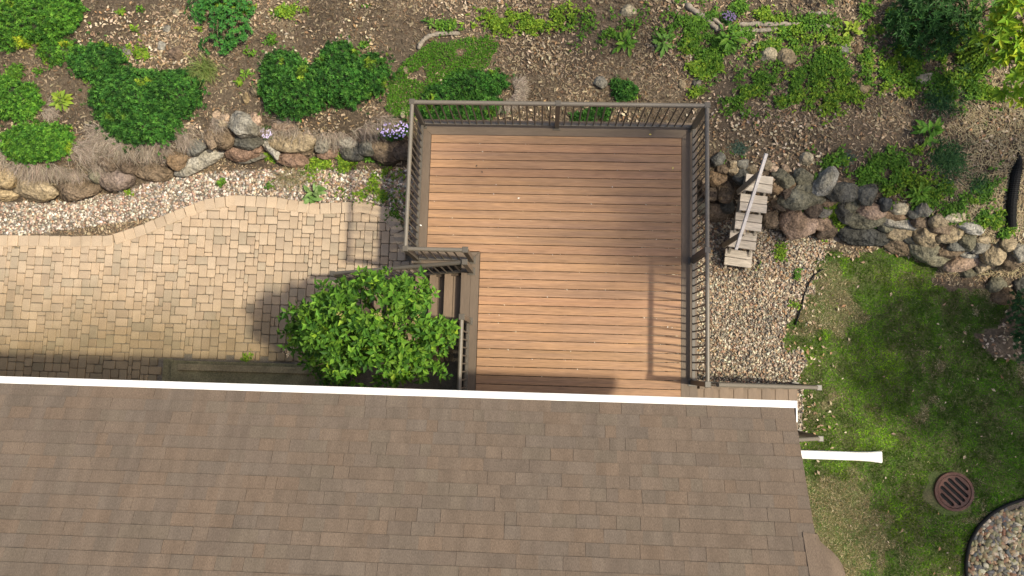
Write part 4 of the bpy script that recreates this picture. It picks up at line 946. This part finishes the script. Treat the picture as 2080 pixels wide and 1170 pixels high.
leafbush([(445,25,50,35,.1),(470,60,42,40,.1),(440,90,40,22,.05),(410,20,35,30,.05),(490,20,30,25,.1)], 'dark green ferny clump growing at the top edge left of centre', [(.045, .165, .03), (.035, .13, .025), (.065, .20, .03)], (.045, .04), 210, 1, 'ferny_clump', 'plant')
leafbush([(1885,35,75,55,.35),(1845,55,50,50,.25),(1930,60,50,45,.25),(1875,85,60,35,.2),(1900,5,70,40,.35)], 'large dark green peony bush with lance leaves at the top right', [(.025, .075, .016), (.02, .06, .014), (.035, .095, .02), (.045, .12, .025)], (.07, .06), 130, 2, 'peony_bush', 'bush', wr=.3)
leafbush([(1690,-15,30,25,.2),(1780,-10,30,20,.1)], 'green plant cut by the top edge right of the small plank', GR, (.05, .04), 120, 3, 'leafy_plant', 'plant')
leafbush([(2085,655,38,55,.5),(2080,615,28,30,.4),(2082,705,30,35,.4)], 'dark green evergreen shrub at the right edge beside the lawn', [(.025, .075, .022), (.02, .06, .02), (.035, .095, .025)], (.03, .03), 420, 4, 'evergreen_shrub', 'shrub', wr=.35, clump=8)
# leaning young tree at the right edge
leafbush([(2035,75,48,40,1.1),(2065,40,50,35,1.3),(2060,115,40,38,1.0),(2035,120,28,22,.9),(2060,190,38,18,.8),(2075,10,45,25,1.5),(2095,150,40,60,1.1)], 'yellow green leafy sapling leaning in from the right edge', [(.20, .34, .02), (.15, .28, .02), (.26, .38, .025), (.33, .40, .02)], (.10, .09), 95, 5, 'sapling_tree', 'tree', wr=.4, clump=6)
leafbush([(2000,20,40,25,.4),(1990,60,20,30,.3)], 'mid green undergrowth plant between peony bush and sapling', [(.09, .18, .03), (.07, .15, .03)], (.06, .05), 90, 6, 'leafy_plant', 'plant')

# the lilac shrub by the stairs
def lilac():
    r = np.random.default_rng(77); root = empty('lilac_shrub', (-2.75, .15, LOW), 'tall leafy green lilac shrub between the stairs, deck and gutter', 'shrub'); c0 = np.array([-2.75, .15, LOW])
    lob = [(-2.55, .75, .45, .80, .62, .75), (-3.15, .75, .15, .62, .60, .7), (-1.95, .72, .1, .52, .55, .7), (-2.65, .25, .25, .85, .55, .75), (-2.0, .28, -.1, .6, .5, .7), (-3.2, .2, -.1, .6, .5, .65), (-2.5, -.15, -.1, .85, .42, .6), (-3.45, .55, -.15, .5, .5, .55), (-2.45, 1.15, .1, .45, .35, .4), (-3.0, 1.2, -.2, .5, .3, .4), (-1.75, .45, -.25, .38, .45, .5),
           (-3.95, .1, -.75, .4, .35, .35), (-3.75, .75, -.2, .35, .35, .4), (-3.9, .4, .0, .35, .35, .4), (-4.15, .3, -.9, .22, .2, .2), (-3.6, -.2, -.85, .4, .3, .4), (-3.85, -.35, -1.1, .2, .15, .2)]
    lob = [((x*.885-.06, y*.88+.04, z+1.35, A*.9, B*.9, H*1.1) if k < 11 else (x, y, z, A, B, H)) for k, (x, y, z, A, B, H) in enumerate(lob)]
    LL, DD, NN, CC = [], [], [], []; st_ = MB(); tips = []
    for li, (x, y, z, A, B, H) in enumerate(lob):
        n = int(150*A*B*3.2); d = randdir(n, -.5, 1, r); q = 1.1-.65*r.random(n)**1.2+.35*(r.random(n) < .10)*r.random(n)
        P = np.array([x, y, z])+d*q[:, None]*np.array([A, B, H])*(1+.24*np.sin(d[:, :1]*6+li)*np.sin(d[:, 1:2]*7+li*2)+.10*np.sin(d[:, :1]*15+li)*np.sin(d[:, 1:2]*14))
        gap = np.sin(P[:, 0]*6.3+1)*np.sin(P[:, 1]*7.1+2)+np.sin(P[:, 2]*5.7+P[:, 0]*3)*np.sin(P[:, 1]*4.1-P[:, 2]*4+.5)
        P = P[(gap > -.32) | (r.random(len(P)) < .12)]
        fz_ = 11.28/(CAMH-P[:, 2]); u_, v_ = P[:, 0]*fz_+.07*np.sin(P[:, 1]*17)+r.normal(0, .03, len(P)), P[:, 1]*fz_+.09*np.sin(P[:, 0]*11)+.06*np.sin(P[:, 0]*23+1)+r.normal(0, .05, len(P))
        out = (v_ > 1.40-.05*(u_+2.5)) | ((u_ < -3.2) & (v_ > 1.15+.6*(u_+3.6))) | ((u_ > -1.80) & (v_ > .92)) | ((u_ > -1.55) & (v_ > .6)) | (u_ > -1.36)
        P = P[~(out & (P[:, 2] > -.9)) & (P[:, 1] < 1.5) & (P[:, 0] < -1.25)]; n = len(P); d = nrm(P-np.array([x, y, z-.4]))
        k = 7; th = np.tile(np.arange(k)*2.39996, n)+np.repeat(r.random(n)*6.28, k)
        ax = nrm(d+.5*r.normal(0, 1, (n, 3))+np.array([0, 0, .45])); e1 = nrm(np.cross(ax, randdir(n, -1, 1, r))); e2 = np.cross(ax, e1)
        A3 = np.repeat(ax, k, 0); along = np.tile(np.arange(k)/k, n)[:, None]
        LL.append(np.repeat(P, k, 0)+A3*(along-.6)*.17); D = nrm(np.repeat(e1, k, 0)*np.cos(th)[:, None]+np.repeat(e2, k, 0)*np.sin(th)[:, None]+A3*(.25+.5*along)); DD.append(D)
        NN.append(nrm(A3+np.array([0, 0, .5]))); CC.append(np.repeat(r.random(n), k))
        for j in r.integers(0, n, max(3, n//26)):
            p1 = P[j]-c0; b0 = np.array([r.normal(0, .08), r.normal(0, .06), 0]); mid = p1*np.array([.55, .55, .5])+r.normal(0, .05, 3); st_.tube([b0, mid, p1*.85+mid*.15, p1], [.022, .014, .007, .003], 5)
    st_.build('stems', M_wood, root)
    L, D, N_, c_ = np.concatenate(LL)-c0, np.concatenate(DD), np.concatenate(NN), np.concatenate(CC); n = len(L); S = .055+.085*r.random(n)
    T = pick([(.095, .215, .020), (.068, .165, .016), (.14, .27, .026), (.035, .10, .011)], n, r, .18); T = T*(.8+.35*c_[:, None]); T[c_ > .93] *= np.array([1.5, 1.2, 1.])
    scatter('foliage', *LEAF, L, frames(D, N_+.25*r.normal(0, 1, (n, 3))), np.stack([S, S*.5, S], 1), T, M_leaf, root)
    for px, py, z, m in ((600, 702, -.72, 46), (588, 716, -.75, 24), (800, 600, 2.1, 10), (770, 640, 2.3, 10), (690, 640, 2.1, 8), (845, 650, 1.9, 8)):
        x, y = at(px, py, z+.12); k = 5 if m > 20 else 4; sp = .045 if m > 20 else .03
        L = np.repeat(np.array([x, y, z+.12])-c0+r.normal(0, sp, (m, 3)), k, 0); D = randdir(m*k, -.2, 1, r); S = np.full(m*k, .018)
        scatter('flower_cluster', *LEAF2, L, frames(D, randdir(m*k, .5, 1, r)), np.stack([S, S*.8, S], 1), pick([(.78, .66, .50), (.7, .52, .34)] if m > 20 else [(.40, .33, .12), (.45, .36, .16)], m*k, r), M_leaf, root)['kind'] = 'stuff'
lilac()

# ------------------------------------------------------------------ tall trees beyond the right edge that shade lawn, bank and deck
def tree(x, y, label, crowns, seed, leaf=.17):
    r = np.random.default_rng(seed); z0 = float(terrain(x, y)); root = empty('shade_tree', (x, y, z0), label, 'tree', 'tall trees beyond the lawn'); c0 = np.array([x, y, z0])
    top = np.mean([c[:3] for c in crowns], axis=0)-c0
    t_ = MB(); t_.tube([(0, 0, -.2), (.1, 0, 2.), top*np.array([.25, .25, .5]), top*np.array([.8, .8, .9])], [.28, .2, .15, .06], 10); t_.build('trunk', M_bark, root, smooth=True)
    lb = MB(); LL = []
    for (cx, cy, cz, A, B, H, dn) in crowns:
        p = np.array([cx, cy, cz])-c0
        lb.tube([top*np.array([.25, .25, .45]), top*np.array([.3, .3, .3])+p*.4, p], [.09, .06, .02], 6)
        n = int(dn*A*B); d = randdir(n, -1, 1, r); LL.append(p+d*(r.random((n, 1))**.4)*np.array([A, B, H]))
    lb.build('limbs', M_bark, root, smooth=True)
    L = np.concatenate(LL); n = len(L); S = leaf*(.7+.6*r.random(n)); D = randdir(n, -.6, .6, r)
    scatter('crown', *LEAF, L, frames(D, randdir(n, .2, 1, r)), np.stack([S, S*.6, S], 1), pick(GB, n, r), M_leaf, root)
def over(sx, sy, zg, h): return (sx+.645*(h-zg), sy-.065*(h-zg), h)
tree(13.6, -.8, 'broad tree standing beyond the right side of the lawn', [(*over(7.3, .55, LOW, 8.5), 1.5, 1.2, 1., 2600), (*over(7.1, .5, LOW, 10.5), 1.4, 1.15, .8, 1700), (*over(6.5, .2, LOW, 9.2), .95, 1.1, .8, 2000), (*over(7.4, -.6, LOW, 8.), 1.0, .7, .8, 1300), (*over(8.6, -.2, LOW, 8.), 1.2, 1.7, 1., 2000), (*over(6.5, -2.6, LOW, 8.4), .8, .8, .7, 700), (*over(7.9, -2.4, LOW, 8.4), 1.1, 1.4, .7, 900)], 5)
tree(16.5, 4.5, 'tall loose tree standing on the bank beyond the right edge', [(*over(4.2, 4.6, -.6, 13.5), 1.9, 1.0, 1., 420), (*over(6.2, 3.4, -.8, 12.5), 1.6, 1.0, 1., 420), (*over(1., 5.8, -.5, 14.5), 2.2, .9, .9, 260),
    (*over(.9, 3.35, 0, 15.), 1.5, .75, .9, 620), (*over(2.2, 2.3, 0, 15.), .9, .9, .9, 700), (*over(-.9, 3.3, 0, 15.5), 1.1, .7, .9, 330), (*over(.5, 2.2, 0, 15.5), .9, .45, .8, 300), (*over(3.6, 2.6, -1.2, 14.), 1.3, .9, .9, 420), (*over(1.75, 3.3, 0, 15.), .95, .85, .9, 1000), (*over(1.85, 2.0, 0, 15.), .85, .7, .9, 850), (*over(.9, 1.1, 0, 15.), .5, .4, .8, 200)], 6)

# small bits fallen on the deck
FB = [(1318, 273, 'tiny yellow leaf lying on the back border board of the deck', (.75, .62, .12)), (1366, 344, 'tiny yellow leaf lying near the right end of a deck board', (.7, .6, .15)), (857, 459, 'small pale petal on the left border board of the deck', (.8, .78, .74)), (970, 335, 'small dark dropping on a deck board near the back left', (.05, .04, .03)), (978, 347, 'little brown crumb on the deck below the dark dropping', (.1, .07, .05)), (1051, 403, 'pale fleck on a deck board left of centre', (.8, .72, .6))]
for k, (px, py, lab, c_) in enumerate(FB):
    x, y = at(px, py, .004); V = LEAF[0]*np.array([.045, .026, .03]); tag(mk('fallen_leaf', V, LEAF[1], M_chip, loc=(x, y, .006), rotz=k*1.3, tint=c_), lab, 'leaf', 'small fallen bits on the deck')

n = 260; k_ = rng.integers(1, 29, n); x = -1.9+4.1*rng.random(n); y = 3.79-.1432*k_+.003+rng.normal(0, .006, n); kp = (y > 1.75) | (x > -1.0); x, y = x[kp], y[kp]; n = len(x); Ln = .008+.016*rng.random(n)**2
tag(scatter('deck_debris', *CHIP, np.stack([x, y, np.full(n, .004)], 1), flat_frames(n, .15), np.stack([Ln, Ln*.6, Ln*.3], 1), pick([(.55, .45, .33), (.35, .24, .14), (.62, .55, .45), (.18, .12, .08)], n), M_chip), None, None, kind='stuff')
